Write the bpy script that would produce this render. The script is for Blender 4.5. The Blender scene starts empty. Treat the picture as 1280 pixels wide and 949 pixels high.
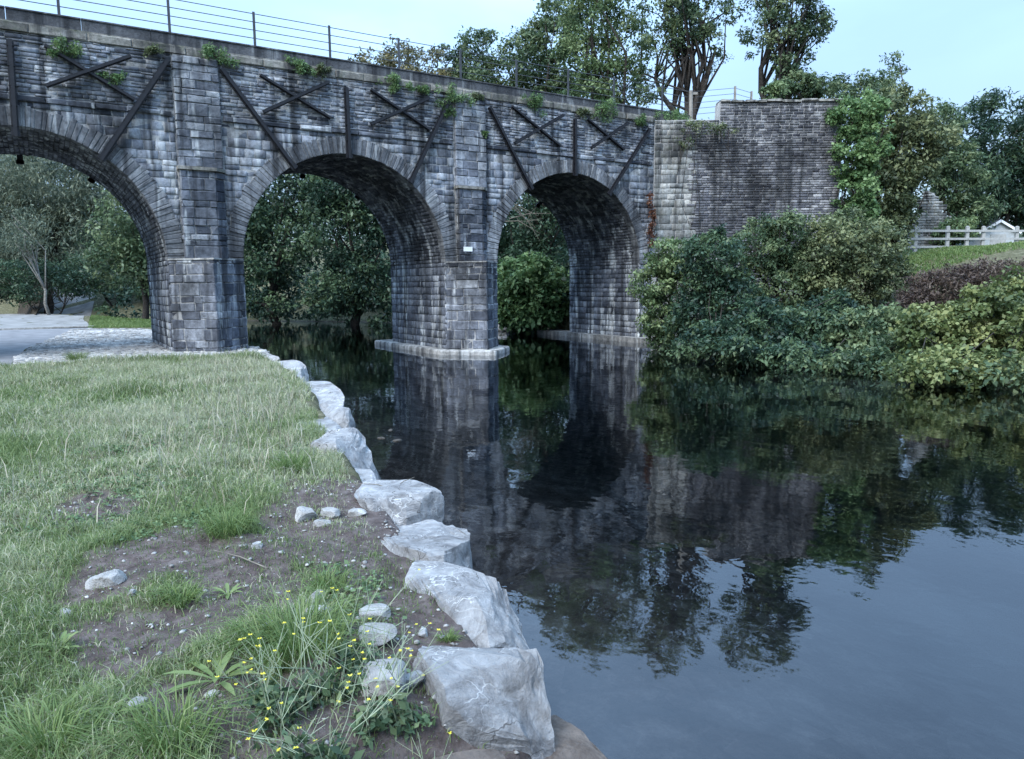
import bpy, bmesh, math, random
import numpy as np
from mathutils import Vector, Matrix, noise

# ------------------------------------------------------------------ camera, sky, sun, exposure
SC = bpy.context.scene
COL = SC.collection
CAM = np.array([-7.4446, -20.2235, 2.0822])
FPX, PITCH, ROLL, YAW = 928.71, math.radians(7.263), math.radians(-0.516), math.radians(32.155)
cd = bpy.data.cameras.new("camera"); cam = bpy.data.objects.new("camera", cd); COL.objects.link(cam)
cd.sensor_width = 36.0; cd.lens = FPX / 1280 * 36.0; cd.clip_start = 0.05; cd.clip_end = 3000
cam.matrix_world = (Matrix.Translation(CAM) @ Matrix.Rotation(-YAW, 4, 'Z') @
                    Matrix.Rotation(math.pi / 2 - PITCH, 4, 'X') @ Matrix.Rotation(ROLL, 4, 'Z'))
SC.camera = cam
SUN_EL, SUN_AZ = math.radians(48), math.radians(-115)      # azimuth clockwise from +y (north)
W = bpy.data.worlds.new("World"); SC.world = W; W.use_nodes = True
nt = W.node_tree; nt.nodes.clear()
sky = nt.nodes.new('ShaderNodeTexSky'); sky.sky_type = 'NISHITA'; sky.sun_disc = False
sky.sun_elevation = SUN_EL; sky.sun_rotation = SUN_AZ; sky.air_density = 1.0; sky.dust_density = 1.2; sky.ozone_density = 2.0
tc = nt.nodes.new('ShaderNodeTexCoord')
mp = nt.nodes.new('ShaderNodeMapping'); mp.inputs['Scale'].default_value = (1.0, 1.0, 2.6)
nz = nt.nodes.new('ShaderNodeTexNoise'); nz.inputs['Scale'].default_value = 1.7; nz.inputs['Detail'].default_value = 5
nz.inputs['Roughness'].default_value = 0.5; nz.inputs['Distortion'].default_value = 0.4
rp = nt.nodes.new('ShaderNodeValToRGB')
rp.color_ramp.elements[0].position = 0.36; rp.color_ramp.elements[0].color = (0.74, 0.74, 0.74, 1)
rp.color_ramp.elements[1].position = 0.64; rp.color_ramp.elements[1].color = (0.98, 0.98, 0.98, 1)
mx = nt.nodes.new('ShaderNodeMix'); mx.data_type = 'RGBA'
mx.inputs['B'].default_value = (1.75, 2.5, 3.4, 1)          # thin overcast cloud near the horizon
bgn = nt.nodes.new('ShaderNodeBackground'); bgn.inputs['Strength'].default_value = 0.12
wo = nt.nodes.new('ShaderNodeOutputWorld')
L = nt.links.new
L(tc.outputs['Generated'], mp.inputs['Vector']); L(mp.outputs['Vector'], nz.inputs['Vector'])
L(nz.outputs['Fac'], rp.inputs['Fac']); L(rp.outputs['Color'], mx.inputs['Factor'])
sx = nt.nodes.new('ShaderNodeSeparateXYZ'); L(tc.outputs['Generated'], sx.inputs[0])
cl_ = nt.nodes.new('ShaderNodeMath'); cl_.operation = 'MAXIMUM'; L(sx.outputs['Z'], cl_.inputs[0]); cl_.inputs[1].default_value = 0.0
cx = nt.nodes.new('ShaderNodeCombineXYZ'); [L(cl_.outputs[0], cx.inputs[k]) for k in range(3)]
vm = nt.nodes.new('ShaderNodeVectorMath'); vm.operation = 'MULTIPLY_ADD'; L(cx.outputs[0], vm.inputs[0]); vm.inputs[1].default_value = (2.9, 5.0, 8.2); vm.inputs[2].default_value = (.74, 1.0, 1.32)
cr_ = nt.nodes.new('ShaderNodeMapRange'); L(nz.outputs['Fac'], cr_.inputs['Value']); cr_.inputs['From Min'].default_value = .35; cr_.inputs['From Max'].default_value = .65; cr_.inputs['To Min'].default_value = .78; cr_.inputs['To Max'].default_value = 1.2
v2 = nt.nodes.new('ShaderNodeVectorMath'); v2.operation = 'SCALE'; L(vm.outputs[0], v2.inputs[0]); L(cr_.outputs[0], v2.inputs['Scale']); L(v2.outputs[0], mx.inputs['B'])
L(sky.outputs['Color'], mx.inputs['A']); L(mx.outputs['Result'], bgn.inputs['Color']); L(bgn.outputs[0], wo.inputs['Surface'])
sd = bpy.data.lights.new("sun", 'SUN'); sun = bpy.data.objects.new("sun", sd); COL.objects.link(sun)
sd.energy = 1.5; sd.angle = math.radians(40); sd.color = (1.0, 0.985, 0.96)
sdir = Vector((math.sin(SUN_AZ) * math.cos(SUN_EL), math.cos(SUN_AZ) * math.cos(SUN_EL), math.sin(SUN_EL)))
sun.rotation_euler = sdir.to_track_quat('Z', 'Y').to_euler(); sun.location = (0, 0, 40)
SC.view_settings.view_transform = 'Standard'; SC.view_settings.look = 'None'
SC.view_settings.gamma = 1.0; SC.view_settings.exposure = 1.8; SC.view_settings.use_curve_mapping = False
SC.cycles.use_denoising = True
SC.cycles.max_bounces = 8; SC.cycles.diffuse_bounces = 3; SC.cycles.glossy_bounces = 3
SC.cycles.transmission_bounces = 4; SC.cycles.transparent_max_bounces = 6
SC.cycles.caustics_reflective = False; SC.cycles.caustics_refractive = False

# ------------------------------------------------------------------ helpers
FW = np.array([math.sin(YAW), math.cos(YAW), 0.0]); RT = np.array([math.cos(YAW), -math.sin(YAW), 0.0])
def ray(px, py):
    x = (px - 640) / FPX; y = -(py - 474.5) / FPX
    c, s = math.cos(ROLL), math.sin(ROLL); x, y = c * x - s * y, s * x + c * y
    f = math.cos(PITCH) + math.sin(PITCH) * y; u = -math.sin(PITCH) + math.cos(PITCH) * y
    return FW * f + RT * x + np.array([0, 0, u])
def at(px, py, D):                      # world point at ground distance D along the view axis
    r = ray(px, py); return CAM + r * (D / (r @ FW))
def gp(px, py, z):                      # world point on a level plane
    r = ray(px, py); return CAM + r * ((z - CAM[2]) / r[2])
def sm(a, b, x):
    t = np.clip((np.asarray(x, float) - a) / (b - a), 0, 1); return t * t * (3 - 2 * t)
RS = np.random.RandomState(7)

def rawmesh(name, V, F, tint=None, smooth=False, attrs=None):
    me = bpy.data.meshes.new(name)
    V = np.ascontiguousarray(V, np.float32)
    if isinstance(F, list):
        me.from_pydata(V.tolist(), [], F)
    else:
        F = np.ascontiguousarray(F, np.int32); m, k = F.shape
        me.vertices.add(len(V)); me.vertices.foreach_set('co', V.ravel())
        me.loops.add(m * k); me.loops.foreach_set('vertex_index', F.ravel())
        me.polygons.add(m); me.polygons.foreach_set('loop_start', np.arange(0, m * k, k, dtype=np.int32))
        me.update(calc_edges=True)
    def add(nm, arr):
        a = me.attributes.new(nm, 'FLOAT', 'POINT'); a.data.foreach_set('value', np.ascontiguousarray(arr, np.float32))
    if tint is not None: add('tint', np.full(len(V), tint) if np.isscalar(tint) else tint)
    for k_, a_ in (attrs or {}).items(): add(k_, a_)
    if smooth: me.polygons.foreach_set('use_smooth', np.ones(len(me.polygons), bool))
    me.validate(); me.update()
    return me
def wloc(o):
    p = np.zeros(3)
    while o is not None: p = p + np.array(o.location); o = o.parent
    return p
def mk(name, V, F, mat, parent=None, origin=None, tint=None, smooth=False, attrs=None, label=None, cat=None, group=None, kind=None):
    V = np.asarray(V, float)
    org = np.asarray(origin, float) if origin is not None else (wloc(parent) if parent else np.zeros(3))
    me = rawmesh(name, V - org, F, tint, smooth, attrs); me.materials.append(mat)
    o = bpy.data.objects.new(name, me); COL.objects.link(o)
    if parent: o.parent = parent; o.location = org - wloc(parent)
    else: o.location = org
    tag(o, label, cat, group, kind); return o
def tag(o, label=None, cat=None, group=None, kind=None):
    for k, v in (('label', label), ('category', cat), ('group', group), ('kind', kind)):
        if v: o[k] = v
    return o
def thing(name, loc, label, cat, group=None):
    o = bpy.data.objects.new(name, None); COL.objects.link(o); o.location = loc; o.empty_display_size = .3
    return tag(o, label, cat, group)

class MB:                                # small mesh collector
    def __init__(s): s.V = []; s.F = []; s.T = []; s.n = 0
    def add(s, V, F, t=.5):
        V = np.asarray(V, float); s.V.append(V); s.F += [tuple(int(i) + s.n for i in f) for f in F]
        s.T.append(np.full(len(V), t)); s.n += len(V)
    def box(s, c, X, Y, Z, w, h, d, t=.5):
        c, X, Y, Z = (np.asarray(a, float) for a in (c, X, Y, Z))
        V = [c + X * w / 2 * a + Y * h / 2 * b + Z * d / 2 * e for e in (-1, 1) for b in (-1, 1) for a in (-1, 1)]
        s.add(V, [(0, 2, 3, 1), (4, 5, 7, 6), (0, 1, 5, 4), (2, 6, 7, 3), (0, 4, 6, 2), (1, 3, 7, 5)], t)
    def tube(s, P, R, k=6, t=.5, cap=True):
        P = np.asarray(P, float); n = len(P); R = np.broadcast_to(np.asarray(R, float), (n,))
        T = np.gradient(P, axis=0); T /= np.linalg.norm(T, axis=1)[:, None] + 1e-9
        ref = np.array([0, 0, 1.]) if abs(T[0][2]) < .9 else np.array([1., 0, 0])
        A = np.cross(T, ref); A /= np.linalg.norm(A, axis=1)[:, None] + 1e-9; B = np.cross(T, A)
        an = np.arange(k) * 2 * math.pi / k
        V = (P[:, None] + R[:, None, None] * (A[:, None] * np.cos(an)[None, :, None] + B[:, None] * np.sin(an)[None, :, None])).reshape(-1, 3)
        F = [(i * k + j, i * k + (j + 1) % k, (i + 1) * k + (j + 1) % k, (i + 1) * k + j) for i in range(n - 1) for j in range(k)]
        if cap: F += [tuple(range(k))[::-1], tuple((n - 1) * k + j for j in range(k))]
        s.add(V, F, t)
    def prism(s, poly, z0, z1, t=.5, taper=0.0):
        poly = np.asarray(poly, float); n = len(poly); c = poly.mean(0)
        top = c + (poly - c) * (1 - taper)
        V = [(x, y, z0) for x, y in poly] + [(x, y, z1) for x, y in top]
        F = [(i, (i + 1) % n, n + (i + 1) % n, n + i) for i in range(n)] + [tuple(range(n))[::-1], tuple(range(n, 2 * n))]
        s.add(V, F, t)
    def make(s, name, mat, parent=None, **k):
        return mk(name, np.concatenate(s.V), s.F, mat, parent, tint=np.concatenate(s.T), **k)

BF = np.array([(8, 9, 10, 11), (4, 5, 9, 8), (5, 6, 10, 9), (6, 7, 11, 10), (7, 4, 8, 11), (0, 1, 5, 4), (1, 2, 6, 5), (2, 3, 7, 6), (3, 0, 4, 7)])
def blocks(C, X, Y, N, w, h, d, bev=.015, jit=.008, rs=RS, proud=.012):
    """rough-hewn blocks, C = centre of the nominal face, N = outward normal; 12 vertices each"""
    C = np.atleast_2d(C); n = len(C)
    X, Y, N = (np.broadcast_to(np.atleast_2d(a), (n, 3)) for a in (X, Y, N))
    w, h, d, bev = (np.broadcast_to(np.asarray(a, float), (n,)) for a in (w, h, d, bev))
    sg = np.array([(-1, -1), (1, -1), (1, 1), (-1, 1)], float)
    out = np.empty((n, 12, 3)); pr = rs.uniform(-proud, proud, n)
    for L_, (ins, dep) in enumerate(((0, -d), (0, -bev + pr), (1, pr))):
        for q in range(4):
            a = sg[q, 0] * (w / 2 - ins * bev); b = sg[q, 1] * (h / 2 - ins * bev)
            dd = dep + (rs.uniform(-jit, jit, n) if L_ == 2 else 0)
            a = a + (rs.uniform(-jit, jit, n) if L_ else 0); b = b + (rs.uniform(-jit, jit, n) if L_ else 0)
            out[:, L_ * 4 + q] = C + X * a[:, None] + Y * b[:, None] + N * dd[:, None]
    return out
def bjoin(Vb):
    n = len(Vb); return Vb.reshape(-1, 3), (BF[None] + 12 * np.arange(n)[:, None, None]).reshape(-1, 4)
def courses(s0, s1, z0, z1, hr, wr, rs, gap=.012):
    """rows of stones in a rectangle: list of (sa, sb, za, zb)"""
    out = []; z = z0
    while z < z1 - 1e-6:
        h = rs.uniform(*hr)
        if z + h > z1 - hr[0] * .6: h = z1 - z
        s = s0; first = True
        while s < s1 - 1e-6:
            w_ = rs.uniform(*wr) * (rs.uniform(.4, 1) if first else 1); first = False
            if s + w_ > s1 - wr[0] * .5: w_ = s1 - s
            out.append((s + gap / 2, s + w_ - gap / 2, z + gap / 2, z + h - gap / 2)); s += w_
        z += h
    return np.array(out)

# ------------------------------------------------------------------ materials
def newmat(name):
    m = bpy.data.materials.new(name); m.use_nodes = True; t = m.node_tree; t.nodes.clear()
    out = t.nodes.new('ShaderNodeOutputMaterial'); b = t.nodes.new('ShaderNodeBsdfPrincipled')
    t.links.new(b.outputs[0], out.inputs['Surface'])
    return m, t, b, out
def node(t, typ, **k):
    n = t.nodes.new(typ)
    for a, v in k.items():
        if a in n.inputs: n.inputs[a].default_value = v
        else: setattr(n, a, v)
    return n
def ramp(t, fac, stops):
    r = t.nodes.new('ShaderNodeValToRGB'); cr = r.color_ramp
    while len(cr.elements) < len(stops): cr.elements.new(.5)
    for e, (p, c) in zip(cr.elements, stops): e.position = p; e.color = (*c, 1) if len(c) == 3 else c
    t.links.new(fac, r.inputs['Fac']); return r.outputs['Color']
def g(v): return (v, v, v)
def mixc(t, fac, a, b, mode='MIX'):
    m = t.nodes.new('ShaderNodeMix'); m.data_type = 'RGBA'; m.blend_type = mode
    for sock, v in (('Factor', fac), ('A', a), ('B', b)):
        if hasattr(v, 'is_output'): t.links.new(v, m.inputs[sock])
        else: m.inputs[sock].default_value = v if sock == 'Factor' else (*v, 1)
    return m.outputs['Result']
def noise_n(t, scale, detail=4, vec=None, rough=.55, sc=None, dist=0.0):
    n = node(t, 'ShaderNodeTexNoise', Scale=scale, Detail=detail, Roughness=rough, Distortion=dist)
    if vec is None: vec = t.nodes.new('ShaderNodeNewGeometry').outputs['Position']
    if sc:
        mpp = node(t, 'ShaderNodeMapping'); mpp.inputs['Scale'].default_value = sc
        t.links.new(vec, mpp.inputs['Vector']); vec = mpp.outputs['Vector']
    t.links.new(vec, n.inputs['Vector']); return n.outputs['Fac']
def attr(t, name='tint'):
    return node(t, 'ShaderNodeAttribute', attribute_name=name).outputs['Fac']
def bump(t, b, hgt, strength=.5, dist=.02):
    n = node(t, 'ShaderNodeBump', Strength=strength, Distance=dist); t.links.new(hgt, n.inputs['Height']); t.links.new(n.outputs[0], b.inputs['Normal'])

def stone_mat(name, stops, streak=.5, soot=.5, moss=0.0, rough=.9, patch=(.55, .62)):
    m, t, b, o = newmat(name); b.inputs['Roughness'].default_value = rough; b.inputs['Specular IOR Level'].default_value = .2
    base = ramp(t, attr(t), stops)
    fine = noise_n(t, 9, 8, rough=.72)
    base = mixc(t, .85, base, ramp(t, fine, [(.3, g(.35)), (.5, g(1)), (.72, g(1.55))]), 'MULTIPLY')
    big = noise_n(t, .75, 5, rough=.6, sc=(1, 1, .7))
    base = mixc(t, min(1, soot * 1.25), base, ramp(t, big, [(.34, g(.2)), (.48, g(.8)), (.64, g(1.6))]), 'MULTIPLY')
    if streak:
        st = noise_n(t, 2.2, 5, sc=(1.6, 1.6, .14), rough=.6)
        br = noise_n(t, 3.5, 4, sc=(1, 1, .5))
        f1 = ramp(t, st, [(patch[0], g(0)), (patch[1], g(1))]); f2 = ramp(t, br, [(.42, g(0)), (.6, g(1))])
        fac = mixc(t, 1.0, f1, f2, 'MULTIPLY')
        fac = mixc(t, 1.0, fac, g(streak), 'MULTIPLY')
        base = mixc(t, fac, base, (.5, .52, .52))
        dk = ramp(t, noise_n(t, 1.7, 4, sc=(2.2, 2.2, .12)), [(.5, g(0)), (.64, g(.8))])
        base = mixc(t, dk, base, (.028, .03, .034))
    if moss:
        mf = ramp(t, noise_n(t, 5, 5), [(.5, g(0)), (.7, g(moss))]); base = mixc(t, mf, base, (.07, .09, .04))
    t.links.new(base, b.inputs['Base Color'])
    bump(t, b, noise_n(t, 17, 8, rough=.75), .8, .03); return m
M = {}
GREY = [(0, (.04, .046, .06)), (.35, (.105, .115, .137)), (.7, (.22, .235, .262)), (1, (.39, .405, .42))]
M['ashlar'] = stone_mat('ashlar', GREY, .85, .75, patch=(.53, .62))
M['jamb'] = stone_mat('jamb', GREY, 1.0, .5, patch=(.48, .58))
M['rubble'] = stone_mat('rubble', GREY, .75, .7)
M['voussoir'] = stone_mat('voussoir', [(0, (.085, .09, .1)), (.5, (.175, .183, .195)), (1, (.29, .295, .3))], .6, .6)
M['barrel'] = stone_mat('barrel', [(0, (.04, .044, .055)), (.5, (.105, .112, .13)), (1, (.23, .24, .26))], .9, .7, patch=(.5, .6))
M['wing'] = stone_mat('wing', [(0, (.045, .047, .058)), (.5, (.11, .112, .125)), (1, (.25, .25, .255))], .5, .6, patch=(.6, .68))
M['pale'] = stone_mat('pale', [(0, (.13, .135, .135)), (.5, (.23, .235, .225)), (1, (.36, .355, .33))], .6, .6, .2)
M['mortar'] = stone_mat('mortar', [(0, g(.3)), (1, (.36, .355, .34))], .3, .5)
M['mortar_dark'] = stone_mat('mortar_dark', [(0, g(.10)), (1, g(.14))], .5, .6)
M['mortar_pale'] = stone_mat('mortar_pale', [(0, g(.36)), (1, (.42, .41, .39))], .0, .4)
M['concrete'] = stone_mat('concrete', [(0, (.25, .25, .24)), (1, (.33, .325, .31))], .5, .5)
M['cap'] = stone_mat('cap', [(0, (.16, .155, .14)), (1, (.29, .275, .245))], .3, .5, .35)
def plain(name, col, rough=.6, metal=0.0, var=.35, bstr=.2, scale=9, spec=.4):
    m, t, b, o = newmat(name); b.inputs['Roughness'].default_value = rough; b.inputs['Metallic'].default_value = metal
    b.inputs['Specular IOR Level'].default_value = spec
    n = noise_n(t, scale, 5)
    t.links.new(mixc(t, 1.0, col, ramp(t, n, [(.3, g(1 - var)), (.7, g(1 + var))]), 'MULTIPLY'), b.inputs['Base Color'])
    bump(t, b, noise_n(t, scale * 5, 5), bstr, .01); return m
M['iron'] = plain('iron', (.008, .008, .011), .55, 0, .5, .4)
M['panel'] = stone_mat('panel', [(0, (.075, .078, .085)), (1, (.11, .113, .12))], .35, .35)
M['rail'] = plain('rail', (.05, .053, .058), .5, 0, .3)
M['plaque'] = plain('plaque', (.78, .79, .8), .4, 0, .05, .05)
M['wood_grey'] = plain('wood_grey', (.24, .225, .2), .85, 0, .3, .5)
M['wood_pale'] = plain('wood_pale', (.36, .36, .345), .8, 0, .15, .3)
M['slate'] = plain('slate', (.16, .165, .18), .7)
M['boards'] = plain('boards', (.42, .45, .46), .7, 0, .12)
M['bark'] = plain('bark', (.045, .04, .036), .95, 0, .5, .8, 14, .1)
M['bark_pale'] = plain('bark_pale', (.2, .19, .17), .95, 0, .5, .6, 14, .1)
M['twig'] = plain('twig', (.16, .145, .12), .9, 0, .4, .3, 14, .1)
M['asphalt'] = plain('asphalt', (.19, .19, .195), .9, 0, .25, .5, 2.2, .2)
M['path'] = plain('path', (.22, .215, .205), .92, 0, .3, .5, 1.6, .2)
M['kerb'] = plain('kerb', (.35, .34, .32), .9)
M['cobble'] = stone_mat('cobble', [(0, (.22, .215, .21)), (.5, (.33, .325, .31)), (1, (.44, .43, .41))], .0, .35)
M['litter'] = plain('litter', (.05, .042, .032), .95, 0, .5, .9, 10, .1)
def leaf_mat(name, lo, mid, hi, trans=.3, rough=.5):
    m, t, b, o = newmat(name)
    c = ramp(t, attr(t), [(0, lo), (.5, mid), (1, hi)])
    t.links.new(c, b.inputs['Base Color']); b.inputs['Roughness'].default_value = rough; b.inputs['Specular IOR Level'].default_value = .35
    tr = node(t, 'ShaderNodeBsdfTranslucent'); t.links.new(c, tr.inputs['Color'])
    ms = node(t, 'ShaderNodeMixShader'); ms.inputs[0].default_value = trans
    t.links.new(b.outputs[0], ms.inputs[1]); t.links.new(tr.outputs[0], ms.inputs[2]); t.links.new(ms.outputs[0], o.inputs['Surface'])
    return m
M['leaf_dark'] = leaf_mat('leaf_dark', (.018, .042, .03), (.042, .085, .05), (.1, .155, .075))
M['leaf_mid'] = leaf_mat('leaf_mid', (.035, .066, .036), (.085, .135, .066), (.19, .24, .115))
M['leaf_light_green'] = leaf_mat('leaf_light_green', (.05, .09, .04), (.12, .185, .08), (.23, .3, .14))  # lightest green leaf colour, the plant's own tone
M['leaf_olive'] = leaf_mat('leaf_olive', (.045, .066, .034), (.11, .143, .07), (.22, .25, .12))
M['leaf_autumn'] = leaf_mat('leaf_autumn', (.05, .06, .034), (.13, .13, .066), (.3, .26, .12))
M['leaf_grey'] = leaf_mat('leaf_grey', (.05, .075, .055), (.125, .16, .11), (.26, .29, .2))
M['leaf_brown'] = leaf_mat('leaf_brown', (.045, .032, .03), (.09, .066, .055), (.16, .12, .09))
M['ivy'] = leaf_mat('ivy', (.06, .12, .045), (.13, .22, .085), (.24, .35, .15))
M['leaf_rust'] = leaf_mat('leaf_rust', (.07, .03, .02), (.14, .06, .035), (.2, .1, .06))
M['bramble'] = leaf_mat('bramble', (.045, .07, .026), (.12, .16, .055), (.27, .3, .12))
M['grass'] = leaf_mat('grass', (.08, .125, .04), (.185, .25, .095), (.52, .5, .38), .35, .6)
M['grass_fresh'] = leaf_mat('grass_fresh', (.08, .13, .04), (.15, .22, .07), (.24, .3, .12), .4, .5)
M['straw'] = leaf_mat('straw', (.22, .2, .14), (.36, .33, .24), (.5, .47, .38), .3, .7)
M['stalk'] = leaf_mat('stalk', (.16, .2, .12), (.28, .33, .22), (.4, .44, .32), .2, .6)
M['flower'] = leaf_mat('flower', (.6, .5, .03), (.75, .64, .05), (.85, .78, .12), .3)

# ground: soil / thatch / river bed
m, t, b, o = newmat('ground'); M['ground'] = m
b.inputs['Roughness'].default_value = .95; b.inputs['Specular IOR Level'].default_value = .15
geo = t.nodes.new('ShaderNodeNewGeometry'); sep = t.nodes.new('ShaderNodeSeparateXYZ'); t.links.new(geo.outputs['Position'], sep.inputs[0])
soilc = ramp(t, noise_n(t, 9, 8, rough=.7), [(.3, (.045, .034, .031)), (.5, (.105, .083, .076)), (.72, (.2, .17, .158))])
spk = ramp(t, noise_n(t, 60, 3, rough=.8), [(.62, g(0)), (.7, g(.55))]); soilc = mixc(t, spk, soilc, (.26, .24, .22))
thc = ramp(t, noise_n(t, 7, 6, rough=.7), [(.3, (.05, .048, .028)), (.5, (.1, .098, .055)), (.72, (.22, .2, .135))])
gc = mixc(t, attr(t, 'soil'), thc, soilc)
vor = node(t, 'ShaderNodeTexVoronoi', Scale=5.0); t.links.new(geo.outputs['Position'], vor.inputs['Vector'])
bedc = ramp(t, noise_n(t, 2.6, 8, rough=.75), [(.3, (.03, .024, .022)), (.5, (.085, .066, .058)), (.7, (.2, .165, .145))])
bedc = mixc(t, .5, bedc, ramp(t, vor.outputs['Color'], [(0, g(.25)), (.6, g(1)), (1, g(2.0))]), 'MULTIPLY')
wet = ramp(t, sep.outputs['Z'], [(0, g(1)), (.06, g(0))])
gc = mixc(t, wet, gc, bedc); t.links.new(gc, b.inputs['Base Color'])
bump(t, b, noise_n(t, 25, 8, rough=.75), .9, .03)

# river water
m, t, b, o = newmat('water'); M['water'] = m; t.nodes.remove(b)
gl = node(t, 'ShaderNodeBsdfGlossy', Roughness=.015); gl.inputs['Color'].default_value = (.95, .97, 1, 1)
tp = node(t, 'ShaderNodeBsdfTransparent'); tp.inputs['Color'].default_value = (.9, .92, .93, 1)
va = node(t, 'ShaderNodeVolumeAbsorption', Density=.95); va.inputs['Color'].default_value = (.38, .52, .58, 1); t.links.new(va.outputs[0], o.inputs['Volume'])
fr = node(t, 'ShaderNodeFresnel', IOR=1.72); ms = node(t, 'ShaderNodeMixShader')
w1 = noise_n(t, 2.6, 3, sc=(1, .8, 1), rough=.5, dist=.3); w2 = noise_n(t, .55, 2, sc=(1, .8, 1)); w3 = noise_n(t, 9, 2, sc=(1, .8, 1))
ma = node(t, 'ShaderNodeMath', operation='MULTIPLY_ADD'); t.links.new(w2, ma.inputs[0]); ma.inputs[1].default_value = 2.2; t.links.new(w1, ma.inputs[2])
mb_ = node(t, 'ShaderNodeMath', operation='MULTIPLY_ADD'); t.links.new(w3, mb_.inputs[0]); mb_.inputs[1].default_value = .12; t.links.new(ma.outputs[0], mb_.inputs[2])
bn = node(t, 'ShaderNodeBump', Strength=.16, Distance=.02); t.links.new(mb_.outputs[0], bn.inputs['Height'])
t.links.new(bn.outputs[0], gl.inputs['Normal']); t.links.new(bn.outputs[0], fr.inputs['Normal'])
t.links.new(fr.outputs[0], ms.inputs[0]); t.links.new(tp.outputs[0], ms.inputs[1]); t.links.new(gl.outputs[0], ms.inputs[2])
t.links.new(ms.outputs[0], o.inputs['Surface'])

# limestone boulders
def node_z(t):
    sz_ = t.nodes.new('ShaderNodeSeparateXYZ'); t.links.new(t.nodes.new('ShaderNodeNewGeometry').outputs['Position'], sz_.inputs[0]); return sz_.outputs['Z']
def boulder_mat(name, a, b_, vein=.6):
    m, t, b, o = newmat(name); b.inputs['Roughness'].default_value = .85; b.inputs['Specular IOR Level'].default_value = .25
    tcx = t.nodes.new('ShaderNodeNewGeometry').outputs['Position']
    c = ramp(t, noise_n(t, 4, 10, tcx, .75, dist=.9), [(.32, a), (.47, tuple(x * .8 for x in b_)), (.56, b_), (.72, tuple(min(.8, x * 1.55) for x in b_))])
    v = node(t, 'ShaderNodeTexVoronoi', Scale=7.0, feature='DISTANCE_TO_EDGE')
    wv = node(t, 'ShaderNodeTexNoise', Scale=3.0, Detail=4); t.links.new(tcx, wv.inputs['Vector'])
    ad = node(t, 'ShaderNodeMix', data_type='RGBA', blend_type='ADD'); ad.inputs['Factor'].default_value = 1
    t.links.new(tcx, ad.inputs['A']); t.links.new(wv.outputs['Color'], ad.inputs['B']); t.links.new(ad.outputs['Result'], v.inputs['Vector'])
    vf = ramp(t, v.outputs['Distance'], [(0, g(vein)), (.035, g(0))])
    vf = mixc(t, 1.0, vf, ramp(t, noise_n(t, 2.5, 3, tcx), [(.5, g(0)), (.62, g(1))]), 'MULTIPLY')
    c = mixc(t, vf, c, (.74, .74, .73))
    crk = node(t, 'ShaderNodeTexVoronoi', Scale=3.2, feature='DISTANCE_TO_EDGE'); t.links.new(ad.outputs['Result'], crk.inputs['Vector'])
    crf = mixc(t, 1.0, ramp(t, crk.outputs['Distance'], [(0, g(vein)), (.018, g(0))]), ramp(t, noise_n(t, 1.9, 3, tcx), [(.5, g(0)), (.58, g(1))]), 'MULTIPLY')
    c = mixc(t, crf, c, (.07, .065, .06))
    c = mixc(t, ramp(t, node_z(t), [(.02, g(.75)), (.1, g(0))]), c, (.05, .048, .04))
    dirt = ramp(t, noise_n(t, 3.2, 6, tcx, .65), [(.55, g(0)), (.7, g(.6))]); c = mixc(t, dirt, c, (.13, .115, .1))
    t.links.new(c, b.inputs['Base Color']); bump(t, b, noise_n(t, 12, 10, tcx, .75, dist=.5), 1.0, .06); return m
M['boulder'] = boulder_mat('boulder', (.13, .13, .135), (.4, .4, .4), .95)
M['boulder_brown'] = boulder_mat('boulder_brown', (.09, .07, .06), (.24, .2, .17), .1)
M['pebble'] = boulder_mat('pebble', (.35, .34, .32), (.56, .55, .53), .0)

# ------------------------------------------------------------------ terrain
EV = [-300, -60, -40, -20, -18.4, -17.4, -16.4, -15.3, -14, -12.2, -10.5, -8.9, -6.6, -3.4, -1, 3, 8, 20, 30, 60, 200]
EU = [-40, -14, -10, -6.4, -6.12, -5.88, -5.66, -5.45, -5.22, -4.8, -4.45, -4.0, -3.6, -3.25, -3.05, -2.7, -2.5, -2.4, -6, -45, -260]
RV = [-300, -60, -20, -14, -8, -4, -1, 4.2, 8, 15, 22, 30, 60, 200]
RU = [30, 11, 8.3, 8.0, 7.4, 8.6, 10.6, 10.7, 11.5, 9.6, 6.0, 0, -30, -240]
P0 = np.array([11.3, 0.0])
def edge(v): return np.interp(v, EV, EU)
def redge(v): return np.interp(v, RV, RU)
def vnoise(u, v, f, seed=0):             # cheap smooth value noise
    r = np.random.RandomState(seed); T = r.rand(64, 64)
    x, y = np.asarray(u) * f + 1000, np.asarray(v) * f + 1000
    i, j = np.floor(x).astype(int), np.floor(y).astype(int); a, b = x - i, y - j
    a, b = a * a * (3 - 2 * a), b * b * (3 - 2 * b)
    q = lambda di, dj: T[(i + di) % 64, (j + dj) % 64]
    return (q(0, 0) * (1 - a) + q(1, 0) * a) * (1 - b) + (q(0, 1) * (1 - a) + q(1, 1) * a) * b
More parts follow.
